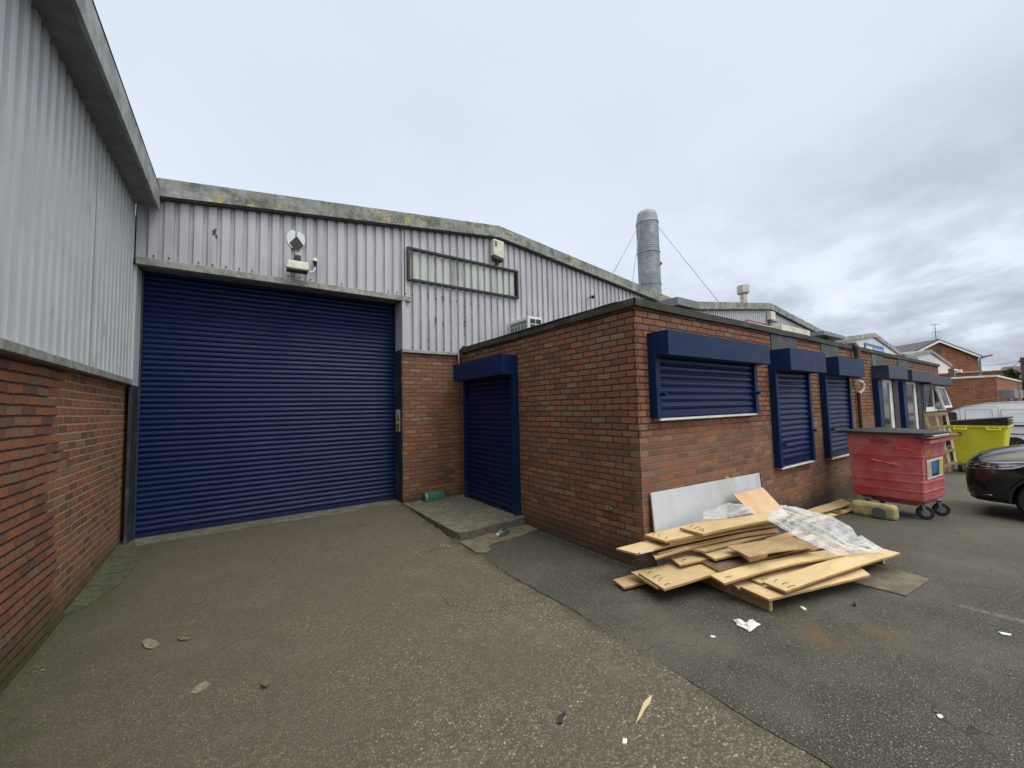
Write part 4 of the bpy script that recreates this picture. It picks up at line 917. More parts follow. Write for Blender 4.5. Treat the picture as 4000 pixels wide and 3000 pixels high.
blob('dead_leaf', 'dark red brown leaf at the bottom middle of the concrete', 'dead leaf', gp((1018, 2688), (1035, 2680), (1052, 2690), (1040, 2702), (1024, 2700)), .014, .02, M['darkwood'], .02)
# countless chips, twigs and leaf fragments
q = MB(); rn = random.Random(21)
def flake(x, y, s, z0):
    n = rn.randint(4, 6); a0 = rn.random()*6; el = rn.uniform(.3, 1); zz = gz(x, y)+z0
    pts = []
    for i in range(n):
        t_ = a0+2*math.pi*i/n; rr_ = s*(.6+.6*rn.random()); dx_, dy_ = rr_*math.cos(t_), rr_*el*math.sin(t_); c_, s_ = math.cos(a0), math.sin(a0)
        pts.append((x+dx_*c_-dy_*s_, y+dx_*s_+dy_*c_, zz+.35*s*rn.random()))
    q.add(pts, [tuple(range(n))], mi=rn.choice((0, 0, 0, 0, 1, 2, 2)))
for i in range(260): # against the step edge
    y = rn.uniform(4.9, 6.9); flake(2.37-abs(rn.gauss(0, .07)), y, rn.uniform(.006, .020), .014)
for i in range(120): flake(rn.uniform(-1.1, 2.3), rn.uniform(6.2, 7.3), rn.uniform(.004, .013), .014)
for i in range(420): # left wall foot and spread
    flake(-1.15+abs(rn.gauss(0, .9)), rn.uniform(1.6, 7.0), rn.uniform(.003, .012), .014)
for i in range(260): flake(rn.uniform(-1, 2.3), rn.uniform(1.2, 6.5), rn.uniform(.003, .010), .014)
for i in range(130): flake(rn.uniform(2.5, 3.55), rn.uniform(2.9, 4.9), rn.uniform(.003, .010), .004)
for i in range(260): flake(3.585-abs(rn.gauss(0, .035)), rn.uniform(2.7, 4.8), rn.uniform(.004, .014), .004)
for i in range(160): flake(rn.uniform(6.4, 12), 2.74-abs(rn.gauss(0, .05)), rn.uniform(.006, .02), .004)
for i in range(120): flake(rn.uniform(2.45, 3.58), 6.97-abs(rn.gauss(0, .03)), rn.uniform(.004, .014), .124)
for i in range(200): flake(-1.2+abs(rn.gauss(0, .05)), rn.uniform(1.5, 5.2), rn.uniform(.004, .014), .014)
for i in range(120): flake(rn.uniform(2.5, 3.58), 4.86-abs(rn.gauss(0, .04)), rn.uniform(.004, .012), .02)
for i in range(420): flake(rn.uniform(2.6, 10), rn.uniform(-1, 2.6), rn.uniform(.003, .013), .004)
for i in range(70): flake(rn.uniform(2.6, 3.55), rn.uniform(5.0, 6.9), rn.uniform(.004, .014), .128-gz(3, 6))
tag(q.build('leaf_litter', [M['dry'], M['litterpale'], M['darkwood']], fix=False), 'scattered dry leaf bits, twigs and chips over the yard', 'litter', kind='stuff')
q = MB(); rn = random.Random(31)
for i in range(900):
    k = rn.random()
    if k < .45: y = rn.uniform(.6, 4.6); x = jx(y)+rn.gauss(0, .012)
    elif k < .8: y = rn.uniform(1.0, 6.9); x = -1.235+abs(rn.gauss(0, .03)) if y < 5.2 else -1.0+rn.gauss(0, .03)
    else: y = rn.uniform(4.9, 6.9); x = 2.40-abs(rn.gauss(0, .01))
    if noise.noise((x*2, y*2.3, 7)) < .02: continue
    zz = gz(x, y)+.002; h_ = rn.uniform(.008, .028); a_ = rn.random()*6.28; dx_, dy_ = math.cos(a_)*.004, math.sin(a_)*.004
    q.add([(x-dx_, y-dy_, zz), (x+dx_, y+dy_, zz), (x+dx_*.5+rn.gauss(0, .008), y+rn.gauss(0, .008), zz+h_)], [(0, 1, 2)])
tag(q.build('moss_and_grass', M['leaf'], fix=False), 'tiny moss and grass tufts in the joint and along the wall foot', 'moss', kind='stuff')
# manhole slab
q = MB(); pl = [(4.93, 1.43), (4.97, 1.01), (5.61, .955), (5.70, 1.34)]; n = 4
q.add([(x, y, gz(x, y)-.02) for x, y in pl]+[(x, y, gz(x, y)+.014) for x, y in pl], [(4, 5, 6, 7), (0, 1, 5, 4), (1, 2, 6, 5), (2, 3, 7, 6), (3, 0, 4, 7)])
tag(q.build('drain_cover', M['patch'], bevel=.004), 'square concrete drain cover set in the asphalt beyond the pallet', 'drain cover')
for a, b, w_ in ():
    p, r_ = atz(*a, 0), atz(*b, 0); d_ = (r_-p).normalized(); s_ = Vector((-d_.y, d_.x, 0))*w_; q = MB(); A = []; B = []
    for i in range(31):
        c_ = p.lerp(r_, i/30); k = max(.12, .55+.6*noise.noise(c_*9)); A.append((c_+s_*k)+Vector((0, 0, gz(c_.x, c_.y)+.0075))); B.append((c_-s_*k*.8)+Vector((0, 0, gz(c_.x, c_.y)+.0075)))
    q.strip(A, B); tag(q.build('road_marking', M['worn'], fix=False), kind='structure')

# ------------------------------------------------------------------ pile of boards
def plank(label, corners, th=.020, mat='mdf', cat='board', name='board', bow=0.0, nseg=10, group='discarded boards in the pile by the brick corner', staples=0, curve=None, pos='xyz'):
    """corners: near-left, near-right, far-right, far-left in metres (top face)"""
    c = [Vector(p) for p in corners]; t = thing(name, label, cat, tuple((c[0]+c[1]+c[2]+c[3])/4), group)
    q = MB(); top = []; bot = []
    for i in range(nseg+1):
        s_ = i/nseg; a = c[0].lerp(c[1], s_); b = c[3].lerp(c[2], s_); h = bow*4*s_*(1-s_)+(curve(s_) if curve else 0)
        a = a+Vector((.003*noise.noise(a*9), .004*noise.noise(a*7), h+.006*noise.noise(a*1.9))); b = b+Vector((0, .004*noise.noise(b*8), h+.006*noise.noise(b*2.1))); top.append((a, b)); bot.append((a-Vector((0, 0, th)), b-Vector((0, 0, th))))
    for i in range(nseg):
        q.quad(top[i][0], top[i+1][0], top[i+1][1], top[i][1], 0); q.quad(bot[i][1], bot[i+1][1], bot[i+1][0], bot[i][0], 1)
        q.quad(top[i][0], bot[i][0], bot[i+1][0], top[i+1][0], 1); q.quad(top[i][1], top[i+1][1], bot[i+1][1], bot[i][1], 1)
    q.quad(top[0][0], top[0][1], bot[0][1], bot[0][0], 1); q.quad(top[-1][0], bot[-1][0], bot[-1][1], top[-1][1], 1)
    q.build('panel', [M[mat], M['edge']], t, .0015)
    for k in range(staples):
        s_ = .04+.02*k*0+.015*random.random(); v = (k+.6)/(staples+.4); a = c[0].lerp(c[1], s_); b = c[3].lerp(c[2], s_); p = a.lerp(b, v)
        d_ = Vector((random.uniform(-.02, .02), random.uniform(-.03, .01), .02)); q = MB(); q.tube([p, p+d_*.9, p+d_*1.5+Vector((.02, -.015, -.004))], .0032, 5); q.build('bent_nail', M['darkwood'], t)
    return t
z = atz
# pallet under the pile
pal = thing('pallet', 'pine pallet under the pile of boards, its bearers showing at the right', 'pallet', (4.4, 1.8, 0))
for i, (ex, ey) in enumerate(((3.76, 1.615), (4.79, 1.455), (5.78, 1.325))):
    q = MB(); q.bar((ex, ey, .048), (ex+.12, ey+.95, .048), .045, .094); q.build('bearer', M['pine'], pal, .003)
for k in range(5):
    q = MB(); y = 1.68+k*.19; q.bar((3.70+.02*k, y+.02, .105), (5.84+.03*k, y-.27, .105), .10, .018); q.build('deck_slat', M['pine'], pal, .002)
# boards, lowest first: (near-left, near-right, far-right, far-left)
plank('lowest wide board on the pallet, nearest the camera', (z(3004, 2340, .135), z(3560, 2172, .133)+Vector((-.9, .12, 0)), z(3480, 2140, .133)+Vector((-.8, .12, 0)), z(2891, 2290, .135)), staples=0)
plank('short cut board between the bearer and the second plank', (z(2881, 2297, .13), z(2952, 2275, .13)+Vector((.4, -.1, 0)), z(2932, 2262, .13)+Vector((.4, .0, 0)), z(2853, 2278, .13)), th=.018, mat='pinewhite')
plank('long board just left of the longest front board', (z(2972, 2278, .158), (5.35, 1.42, .15), (5.45, 1.62, .15), z(2932, 2261, .158)), staples=1)
plank('longest board at the front, reaching out over the drain cover', (z(3070, 2309, .182), z(3517, 2162, .17), z(3426, 2136, .17), z(2980, 2272, .182)), staples=3, curve=lambda s: .015*math.sin(s*3.1))
plank('small board poking out at the far left, low to the ground', (z(2437, 2294, .045), (4.0, 2.42, .04), (4.05, 2.62, .04), z(2395, 2263, .045)), th=.022, mat='mdf2')
plank('board hidden just under the wide nailed board', (z(2568, 2296, .125), (3.95, 2.14, .13), (4.0, 2.5, .13), z(2466, 2235, .125)), mat='mdf')
plank('wide tan board with bent nails and a red mark at its corner', (z(2594, 2300, .150), z(2928, 2200, .19)+Vector((.1, -.02, 0)), (4.55, 2.34, .19), z(2494, 2238, .150)), mat='mdf2', staples=4, th=.022)
plank('board arching up over the middle of the front', (z(2830, 2280, .195), z(3300, 2168, .20), z(3262, 2144, .20), z(2774, 2246, .195)), staples=1, bow=.03)
plank('dark filler board added as shade in the middle gap of the pile', ((3.75, 2.05, .205), (5.3, 1.75, .20), (5.4, 2.0, .20), (3.85, 2.3, .205)), mat='darkwood')  # filler board, its dark colour stands in for shade in the gap
plank('thin board ending in a point left of the white faced one', (z(2655, 2206, .215), (4.9, 2.0, .22), (5.0, 2.25, .22), z(2607, 2170, .215)), mat='mdf2', staples=2)
plank('white faced offcut with a red dot', (z(2791, 2183, .258), z(2895, 2165, .258)+Vector((.3, -.04, 0)), z(2839, 2139, .258)+Vector((.3, -.04, 0)), z(2723, 2147, .258)), mat='pinewhite', th=.022)
plank('strip above the white faced offcut', (z(2748, 2153, .29), (5.1, 2.06, .30), (5.15, 2.2, .30), z(2690, 2141, .29)), th=.02)
tb = plank('torn layered board folded down in the middle of the pile', (z(2918, 2172, .325), z(3186, 2133, .31), z(3085, 2091, .31), z(2839, 2133, .325)), mat='card', th=.012)
q = MB(); a = [z(2870, 2146, .328), z(2918, 2172, .328), z(2998, 2162, .325), z(2960, 2139, .328)]
q.hexa([z(2893, 2172, .27), z(2930, 2197, .25), z(2996, 2178, .262), z(3000, 2162, .31)], [z(2872, 2146, .330), z(2925, 2176, .333), z(2980, 2166, .333), z(2968, 2142, .333)]); q.build('folded_flap', M['card'], tb, .006)
plank('long springy strip curving up from the left under the pile', (z(2559, 2181, .27), (5.05, 2.04, .33), (5.1, 2.2, .33), (3.50, 2.62, .27)), bow=.035, nseg=14)
plank('dark filler board added as shade between the curved strips', ((3.45, 2.50, .30), (5.05, 2.06, .352), (5.1, 2.3, .352), (3.6, 2.62, .30)), mat='darkwood', th=.015, bow=.02)  # another filler, coloured dark like the shaded space between strips
plank('long board sticking out farthest left, its edge torn white', (z(2486, 2162, .335), (5.05, 2.07, .385), (5.2, 2.3, .385), z(2407, 2142, .335)), bow=.02, staples=0, nseg=14)
q = MB(); A_ = z(2500, 2161, .336); B_ = z(2600, 2137, .342); q.bar(A_, B_, .006, .018, mi=0); tag(q.build('torn_paper_strip', M['paper']), 'torn white paper edging along the leftmost board', 'paper')
plank('dark filler sheet added as shade under the top boards', ((3.6, 2.5, .37), (5.1, 2.08, .40), (5.2, 2.35, .40), (3.7, 2.66, .37)), mat='darkwood', th=.012)  # filler sheet, dark in place of shade below the boards
plank('narrow board just under the top left one', (z(2616, 2122, .39), (5.08, 2.07, .425), (5.2, 2.3, .425), (3.62, 2.62, .39)), bow=.015, nseg=12)
plank('second highest board, square end with nails beside the brick corner', (z(2599, 2114, .425), (4.6, 2.20, .44), (4.75, 2.5, .44), z(2517, 2088, .425)), staples=3, th=.024)
plank('topmost board, lying against the white panel', (z(2746, 2085, .468), z(3060, 2022, .47), z(3035, 1998, .47), z(2655, 2060, .468)), staples=4, th=.024, curve=lambda s: .012*math.sin(s*3))
plank('board lying along the wall foot toward the red bin', (z(3120, 2026, .06)+Vector((-.3, .05, 0)), z(3328, 1968, .03), z(3291, 1948, .03), z(3135, 1994, .06)+Vector((-.3, 0, 0))), mat='mdf2', staples=3, group='boards along the wall foot')
plank('lower board along the wall foot ending at the foam block', (z(3244, 2019, -.02)+Vector((-.5, .06, 0)), z(3332, 1991, -.03), z(3326, 1973, -.03), z(3191, 2012, -.02)+Vector((-.5, 0.05, 0))), mat='mdf', group='boards along the wall foot')
plank('small dark offcut on the boards along the wall foot', (z(3275, 2003, .0), z(3296, 1999, .0), z(3270, 1992, .0), z(3250, 1997, .0)), mat='darkwood', th=.012, group='boards along the wall foot')
# leaning panels
t = thing('white_board', 'long white faced board leaning on the brick wall under the wide shutter', 'board', (5, 2.7, .4))
q = MB(); q.hexa([(3.69, 2.66, .02), (6.22, 2.66, -.03), (6.22, 2.678, -.03), (3.69, 2.678, .02)], [(3.71, 2.735, .815), (6.25, 2.735, .752), (6.25, 2.753, .752), (3.71, 2.753, .815)]); q.build('face', M['wboard'], t, .002)
q = MB(); q.hexa([(6.223, 2.655, -.03), (6.24, 2.655, -.03), (6.24, 2.68, -.03), (6.223, 2.68, -.03)], [(6.253, 2.73, .75), (6.27, 2.73, .75), (6.27, 2.755, .75), (6.253, 2.755, .75)]); q.build('edge_strip', M['bluebox'], t)
q = MB(); q.box(5.05, 5.12, 2.725, 2.734, .765, .785) if False else q.tube([(5.28, 2.735, .78), (5.28, 2.72, .81), (5.31, 2.70, .80)], .006, 6); q.build('hook', M['white'], t)
c4 = [atY(2864, 1930, 2.62), atY(2980, 1904, 2.62), atY(3056, 1984, 2.33), atY(2943, 2008, 2.33)]
t = thing('veneer_panel', 'pinkish tan panel leaning against the white board', 'board', tuple((c4[0]+c4[2])/2))
dn = Vector((0, .018, -.008)); ex = (c4[2]-c4[1])*.35; ex2 = (c4[3]-c4[0])*.35
q = MB(); q.hexa([c4[0]+dn, c4[1]+dn, c4[2]+ex+dn, c4[3]+ex2+dn], [c4[0], c4[1], c4[2]+ex, c4[3]+ex2]); q.build('panel', M['pink'], t, .002)

# polythene sheets
def film(name, label, top, bot, mat, nu=60, nv=26, amp=.02, seed=0, sag=0):
    def samp(L_, s_):
        k = s_*(len(L_)-1); i = min(int(k), len(L_)-2); return L_[i].lerp(L_[i+1], k-i)
    rows = []
    for j in range(nv+1):
        v = j/nv; r_ = []
        for i in range(nu+1):
            u = i/nu; p = samp(top, u).lerp(samp(bot, u), v)
            w1 = v*9-u*2+1.6*noise.noise((u*2.4, v*2, seed+2)); k = 1-2*abs(noise.noise((u*1.4+seed, w1*.8, seed)))+.45*(1-2.4*abs(noise.noise((u*3.2, w1*2.0, seed+4))))-.45
            p = p+Vector((.15*amp*noise.noise((u*8, v*8, 9)), .4*amp*noise.noise((u*6, v*7, 7)), amp*(.7+k)*(1 if 0 < v < 1 else .5)+sag*math.sin(v*3.14)))
            r_.append(p)
        rows.append(r_)
    q = MB(); q.grid(rows, True); o = q.build(name, mat, fix=False); return tag(o, label, 'plastic sheet')
top = [z(3018, 2010, .50), z(3054, 1983, .53), z(3101, 1988, .52), z(3169, 2012, .47), z(3254, 2023, .40), z(3299, 2049, .34), z(3333, 2077, .29), z(3352, 2112, .24), z(3367, 2103, .23), z(3406, 2133, .20), z(3449, 2160, .18)]
bot = [z(3000, 2043, .49), z(3051, 2066, .46), z(3113, 2100, .41), z(3198, 2139, .34), z(3250, 2160, .26), z(3285, 2172, .215), z(3305, 2175, .20), z(3335, 2170, .195), z(3360, 2166, .19), z(3400, 2168, .185), z(3444, 2166, .18)]
film('plastic_sheet', 'crumpled clear polythene draped over the right end of the board pile', top, bot, M['film'], nu=90, nv=44, amp=.030, seed=2, sag=.02)
top2 = [z(2752, 2005, .50), z(2790, 1992, .53), z(2840, 1972, .56), z(2890, 1976, .56), z(2940, 1994, .53)]
bot2 = [z(2746, 2035, .485), z(2790, 2034, .49), z(2840, 2028, .49), z(2890, 2020, .49), z(2945, 2010, .49)]
film('plastic_sheet', 'small crumpled polythene on the topmost board in front of the white panel', top2, bot2, M['film'], nu=50, amp=.022, seed=8, sag=.015)
top3 = [z(2468, 2210, .09), z(2484, 2176, .21), z(2515, 2168, .24), z(2560, 2178, .24), z(2620, 2188, .21)]
bot3 = [z(2466, 2236, .02), z(2500, 2238, .05), z(2540, 2225, .08), z(2580, 2210, .12), z(2620, 2200, .15)]
film('plastic_sheet', 'dark grey polythene tucked under the left end of the boards', top3, bot3, M['filmdark'], nu=30, amp=.02, seed=5, sag=.02)

# ------------------------------------------------------------------ foam block
t = thing('foam_block', 'weathered yellow foam block with a dark round mark by the red bin', 'foam block', (8.35, 2.0, -.07))
fb = [Vector((8.20, 1.72, -.075)), Vector((8.24, 2.26, -.08)), Vector((8.46, 2.24, -.09)), Vector((8.42, 1.70, -.09))]
q = MB(); q.hexa(fb, [p+Vector((.0, 0, .235)) for p in fb]); q.build('block', M['foam'], t, .055)
q = MB(); q.prism([(1.90+.085*math.cos(a_*.5236), .03+.07*math.sin(a_*.5236)) for a_ in range(12)], 8.19, 8.205, lambda a, b, c: (c, a, b)); q.build('round_mark', M['darkmark'], t)

# ------------------------------------------------------------------ bins
def castor(parent, x, y, zg, r_=.10, ang=0):
    q = MB(); d_ = Vector((math.cos(ang), math.sin(ang), 0)); ax = Vector((-d_.y, d_.x, 0)); c_ = Vector((x, y, zg+r_))
    q.tube([c_-ax*.026, c_-ax*.018, c_+ax*.018, c_+ax*.026], [r_*.88, r_, r_, r_*.88], 22); o = q.build('wheel', M['rubber'], parent)
    q = MB(); q.tube([c_-ax*.029, c_+ax*.029], r_*.5, 14); q.build('hub', M['tin'], o)
    q = MB(); tp_ = c_+d_*-.03+Vector((0, 0, r_+.03)); q.bar(c_+ax*.036, tp_+ax*.036, .035, .006, up=tuple(ax)); q.bar(c_-ax*.036, tp_-ax*.036, .035, .006, up=tuple(ax)); q.box(tp_.x-.05, tp_.x+.05, tp_.y-.05, tp_.y+.05, tp_.z-.006, tp_.z+.02); q.build('fork', M['tin'], parent)
t = thing('waste_bin', 'large red wheeled waste bin with a black lid against the brick office', 'wheeled bin', (8.95, 1.85, gz(8.95, 1.85)), 'wheeled waste bins')
bl = [Vector(p) for p in ((8.70, 2.315, .19), (8.66, 1.47, .19), (9.42, 1.36, .19), (9.46, 2.25, .19))]
bh = [Vector(p) for p in ((8.42, 2.28, 1.225), (8.47, 1.405, 1.225), (9.32, 1.285, 1.225), (9.4, 2.25, 1.225))]
ctr = (bl[0]+bl[2])/2
def ring(t_, o_=0):
    out_ = []
    for a, b in zip(bl, bh):
        p = a.lerp(b, t_); d_ = (p-Vector((ctr.x, ctr.y, p.z))).normalized(); out_.append(p+d_*o_)
    return out_
q = MB(); lv = [(0, -.01), (.02, 0), (.13, 0), (.135, .012), (.155, .012), (.16, 0), (.27, 0), (.275, .014), (.30, .014), (.305, 0), (.40, 0), (.405, .012), (.42, .012), (.425, 0), (.66, 0), (.665, .014), (.685, .014), (.69, 0), (.80, 0), (.805, .010), (.90, .010), (.905, 0), (1.0, 0)]
for (a, oa), (b, ob) in zip(lv, lv[1:]):
    A, B = ring(a, oa), ring(b, ob)
    for i in range(4): q.quad(A[i], A[(i+1) % 4], B[(i+1) % 4], B[i], 1 if i == 1 else 0)
q.add(ring(0, -.01), [(3, 2, 1, 0)]); q.build('body', [M['red'], M['redend']], t, fix=False, bevel=0)
q = MB(); q.hexa([p+Vector((0, 0, -.09)) for p in (bl[0].lerp(bl[2], .15), bl[1].lerp(bl[3], .12), bl[2].lerp(bl[0], .1), bl[3].lerp(bl[1], .15))], [p for p in ring(.0, -.06)]); q.build('underframe', M['redend'], t)
def F(s_, t_, o_=0, face=0):
    i, j = ((0, 1), (1, 2))[face]; a = bl[i].lerp(bl[j], s_); b = bh[i].lerp(bh[j], s_); n_ = Vector((-1, 0, 0)) if face == 0 else Vector((-.14, -1, 0)); return a.lerp(b, t_)+n_*o_
q = MB()
for s0, s1 in ((.33, .66),): q.tube([F(s0, .60, .02), F(s0+.02, .60, .055), F(s1-.02, .555, .055), F(s1, .555, .02)], .014, 8); q.bar(F(s0-.03, .60, .018), F(s0+.05, .60, .018), .03, .06); q.bar(F(s1-.05, .555, .018), F(s1+.04, .555, .018), .03, .06)
q.build('handle', M['red'], t, .003)
q = MB(); q.tube([F(.68, .80, .02), F(.69, .80, .06), F(.87, .79, .06), F(.88, .79, .02)], .012, 8); q.build('handle', M['red'], t)
q = MB(); el = [F(.48+.12*math.cos(a_), .895+.045*math.sin(a_), .016) for a_ in [2*math.pi*i/28 for i in range(29)]]; q.tube(el, .006, 6, caps=False); q.build('oval_badge', M['red'], t)
text('TAYLOR', .075, tuple(F(.48, .895, .015)), R(90), R(-90), M['redend'], t, .004, 'embossed_lettering')
q = MB(); q.hexa([F(.17, .33, .006, 1), F(.88, .35, .006, 1), F(.88, .35, .012, 1), F(.17, .33, .012, 1)], [F(.15, .62, .006, 1), F(.88, .64, .006, 1), F(.88, .64, .012, 1), F(.15, .62, .012, 1)]); po = q.build('poster', M['signw'], t)
q = MB(); q.quad(F(.36, .365, .014, 1), F(.72, .375, .014, 1), F(.72, .61, .014, 1), F(.33, .595, .014, 1)); q.build('blue_print', M['sky_blue'], po, fix=False)
q = MB(); q.quad(F(.72, .375, .014, 1), F(.86, .38, .014, 1), F(.86, .615, .014, 1), F(.72, .61, .014, 1)); q.build('yellow_print', M['signy'], po, fix=False)
q = MB(); q.quad(F(.18, .36, .014, 1), F(.33, .365, .014, 1), F(.31, .595, .014, 1), F(.17, .585, .014, 1)); q.build('brown_print', M['pink'], po, fix=False)
q = MB()
for i in range(5): q.quad(F(.60, .40+i*.04, .016, 1), F(.68, .405+i*.04, .016, 1), F(.68, .425+i*.04, .016, 1), F(.62, .42+i*.04, .016, 1))
for i in range(7): q.quad(F(.40+i*.04, .37, .016, 1), F(.425+i*.04, .37, .016, 1), F(.43+i*.04, .40+.015*(i % 3), .016, 1), F(.405+i*.04, .40, .016, 1))
q.build('dark_lettering', M['black'], po, fix=False)
q = MB(); q.quad(F(.08, .70, .006, 1), F(.34, .71, .006, 1), F(.32, .78, .006, 1), F(.10, .77, .006, 1)); q.build('orange_label', M['orange'], t, fix=False)
# end lip and rubbish under the lid
q = MB(); q.hexa([F(-.04, .885, .02, 1), F(1.05, .90, .02, 1), F(1.05, .90, .10, 1), F(-.04, .885, .10, 1)], [F(-.04, .93, .02, 1), F(1.05, .955, .02, 1), F(1.05, .955, .10, 1), F(-.04, .93, .10, 1)]); q.build('end_lip', M['redend'], t, .004)
lp = [Vector((8.30, 2.38, 1.245)), Vector((8.40, 1.36, 1.235)), Vector((9.40, 1.22, 1.21)), Vector((9.48, 2.32, 1.23))]
q = MB(); rows = []
for i in range(13):
    r_ = []
    for j in range(13):
        u, v = i/12, j/12; p = lp[0].lerp(lp[1], u).lerp(lp[3].lerp(lp[2], u), v); p = p+Vector((0, 0, .03+.055*math.sin(u*3.14)**.8*math.sin(v*3.14)**.6+.012*noise.noise((u*3, v*3, 3)))); r_.append(p)
    rows.append(r_)
q.grid(rows); bd = [rows[0][j] for j in range(13)]+[rows[i][12] for i in range(1, 13)]+[rows[12][j] for j in range(11, -1, -1)]+[rows[i][0] for i in range(11, -1, -1)]
q.strip(bd, [p-Vector((0, 0, .04)) for p in bd]); q.build('lid', M['lid'], t, fix=False)
for (x, y) in ((8.86, 1.50), (9.50, 1.42), (8.72, 2.15), (9.40, 2.12)): castor(t, x, y, gz(x, y), .105, R(-65) if y < 1.8 else R(20))
q = MB(); q.bar((8.45, 1.39, 1.185), (9.6, 1.22, 1.20), .18, .018); tag(q.build('timber_offcut', M['darkwood']), 'dark timber offcut jutting out under the red bin lid', 'timber offcut')
q = MB(); q.bar((8.7, 1.36, 1.21), (9.3, 1.27, 1.215), .10, .012); tag(q.build('paper_scrap', M['paper']), 'white card scrap showing under the red bin lid', 'card')

t = thing('waste_bin', 'yellow wheeled waste bin with a tilted black lid beyond the red one', 'wheeled bin', (17.3, 1.75, gz(17.3, 1.75)), 'wheeled waste bins')
YX = 16.8
a = atX(3735, 1808, YX); b = atX(3905, 1800, YX); c = atX(3932, 1668, YX); d = atX(3692, 1672, YX)
zb_, zt_ = -.10, c.z-.02
yl = [Vector((YX+.12, a.y, zb_)), Vector((YX+.12, b.y-.05, zb_)), Vector((YX+.85, b.y-.05, zb_)), Vector((YX+.85, a.y, zb_))]
yh = [Vector((YX, d.y, zt_)), Vector((YX, c.y, zt_)), Vector((YX+1.0, c.y-.02, zt_)), Vector((YX+1.0, d.y, zt_))]
q = MB(); q.hexa(yl, yh); q.build('body', M['yellow'], t, .05)
q = MB(); q.hexa([p+Vector((0, 0, -.02))+(p-(yh[0]+yh[2])/2)*.05 for p in yh], [p+Vector((0, 0, .05))+(p-(yh[0]+yh[2])/2)*.07 for p in yh]); q.build('rim', M['yellow'], t, .01)
for s_ in (.16, .70):
    p = yh[0].lerp(yh[1], s_); p2 = yh[0].lerp(yh[1], s_+.20); q = MB(); q.tube([p+Vector((-.02, 0, -.02)), p+Vector((-.09, 0, -.06)), p2+Vector((-.09, 0, -.06)), p2+Vector((-.02, 0, -.02))], .02, 8); q.build('handle', M['yellow'], t)
q = MB(); pc_ = yh[0].lerp(yh[1], .24)+Vector((.0, 0, -.19)); q.tube([pc_+Vector((-.012, 0, 0)), pc_+Vector((.1, 0, 0))], .045, 18); q.build('round_port', M['black'], t)
q = MB(); q.bar(yl[0].lerp(yl[1], .42)+Vector((-.012, 0, .02)), yl[0].lerp(yl[1], .36)+Vector((-.035, 0, .26)), .02, .012); q.build('crease', M['yellow'], t)
yc = (yh[0]+yh[2])/2
for k, (dz_, dx_, tl) in enumerate(((.05, 0, .02), (.082, .03, .06), (.114, .06, .11))):
    q = MB(); pp_ = [p+(p-yc)*.06+Vector((dx_, 0, dz_+(tl if i in (1, 2) else 0))) for i, p in enumerate(yh)]; q.hexa([p for p in pp_], [p+Vector((0, 0, .03+(.02 if i in (1, 2) else 0))) for i, p in enumerate(pp_)]); q.build('lid_flap', M['lid'], t, .006)
for (x, y) in ((YX+.18, yl[0].y-.05), (YX+.18, yl[1].y+.1), (YX+.8, yl[0].y-.1), (YX+.8, yl[1].y+.1)): castor(t, x, y, gz(x, y), .10, R(30))
# upright broken pallet between the bins
t = thing('pallet', 'pale wooden pallet standing on edge between the red and yellow bins', 'pallet', (16.4, 2.3, gz(16.4, 2.3)))
cc = [atX(3605, 1616, 16.7), atX(3702, 1612, 16.7), atX(3738, 1808, 16.0), atX(3686, 1832, 16.0)]
def Q(u, v): return cc[0].lerp(cc[1], u).lerp(cc[3].lerp(cc[2], u), v)
for v, hh in ((.02, .085), (.27, .06), (.74, .07), (.97, .08)):
    q = MB(); q.bar(Q(0, v), Q(1, v), .02, hh); q.build('rail', M['pinewhite'], t, .002)
for u in (.05, .5, .93):
    q = MB(); q.bar(Q(u, 0)+Vector((.04, 0, 0)), Q(u, 1)+Vector((.04, 0, 0)), .05, .02, up=(1, 0, 0)); q.build('upright', M['pinewhite'], t, .002)
q = MB(); q.bar(Q(-.28, .03)+Vector((.15, 0, 0)), Q(0, .03)+Vector((.04, 0, 0)), .02, .07); q.build('rail', M['pinewhite'], t)
q = MB(); q.box(16.6, 17.4, 2.25, 2.7, gz(17, 2.5), .30); tag(q.build('stacked_timber', M['card'], bevel=.01), 'low stack of weathered boards behind the standing pallet', 'timber')

# ------------------------------------------------------------------ cars
def boolcut(o, cutters):
    for c_ in cutters:
        b = o.modifiers.new('cut', 'BOOLEAN'); b.operation = 'DIFFERENCE'; b.object = c_; b.solver = 'EXACT'
    dg = bpy.context.evaluated_depsgraph_get(); dg.update(); me = bpy.data.meshes.new_from_object(o.evaluated_get(dg)); o.modifiers.clear(); o.data = me
    for c_ in cutters: bpy.data.objects.remove(c_)
def wheel(parent, x, y, z, r_, w_, nsp=10, side=-1):
    q = MB(); q.tube([(x-w_/2, y, z), (x-w_/2+.02, y, z), (x+w_/2-.02, y, z), (x+w_/2, y, z)], [r_*.93, r_, r_, r_*.93], 36); o = q.build('tyre', M['rubber'], parent)
    xs_ = x+side*(w_/2+.004); q = MB(); rr_ = r_*.68
    q.tube([(xs_-side*.03, y, z), (xs_, y, z)], [rr_, rr_], 30, caps=False)
    for k in range(nsp):
        a_ = 2*math.pi*k/nsp; q.bar((xs_, y, z), (xs_, y+rr_*math.cos(a_), z+rr_*math.sin(a_)), .012, .035, up=(1, 0, 0))
    q.tube([(xs_-side*.01, y, z), (xs_+side*.012, y, z)], r_*.14, 14); q.build('rim', M['chrome'], o)
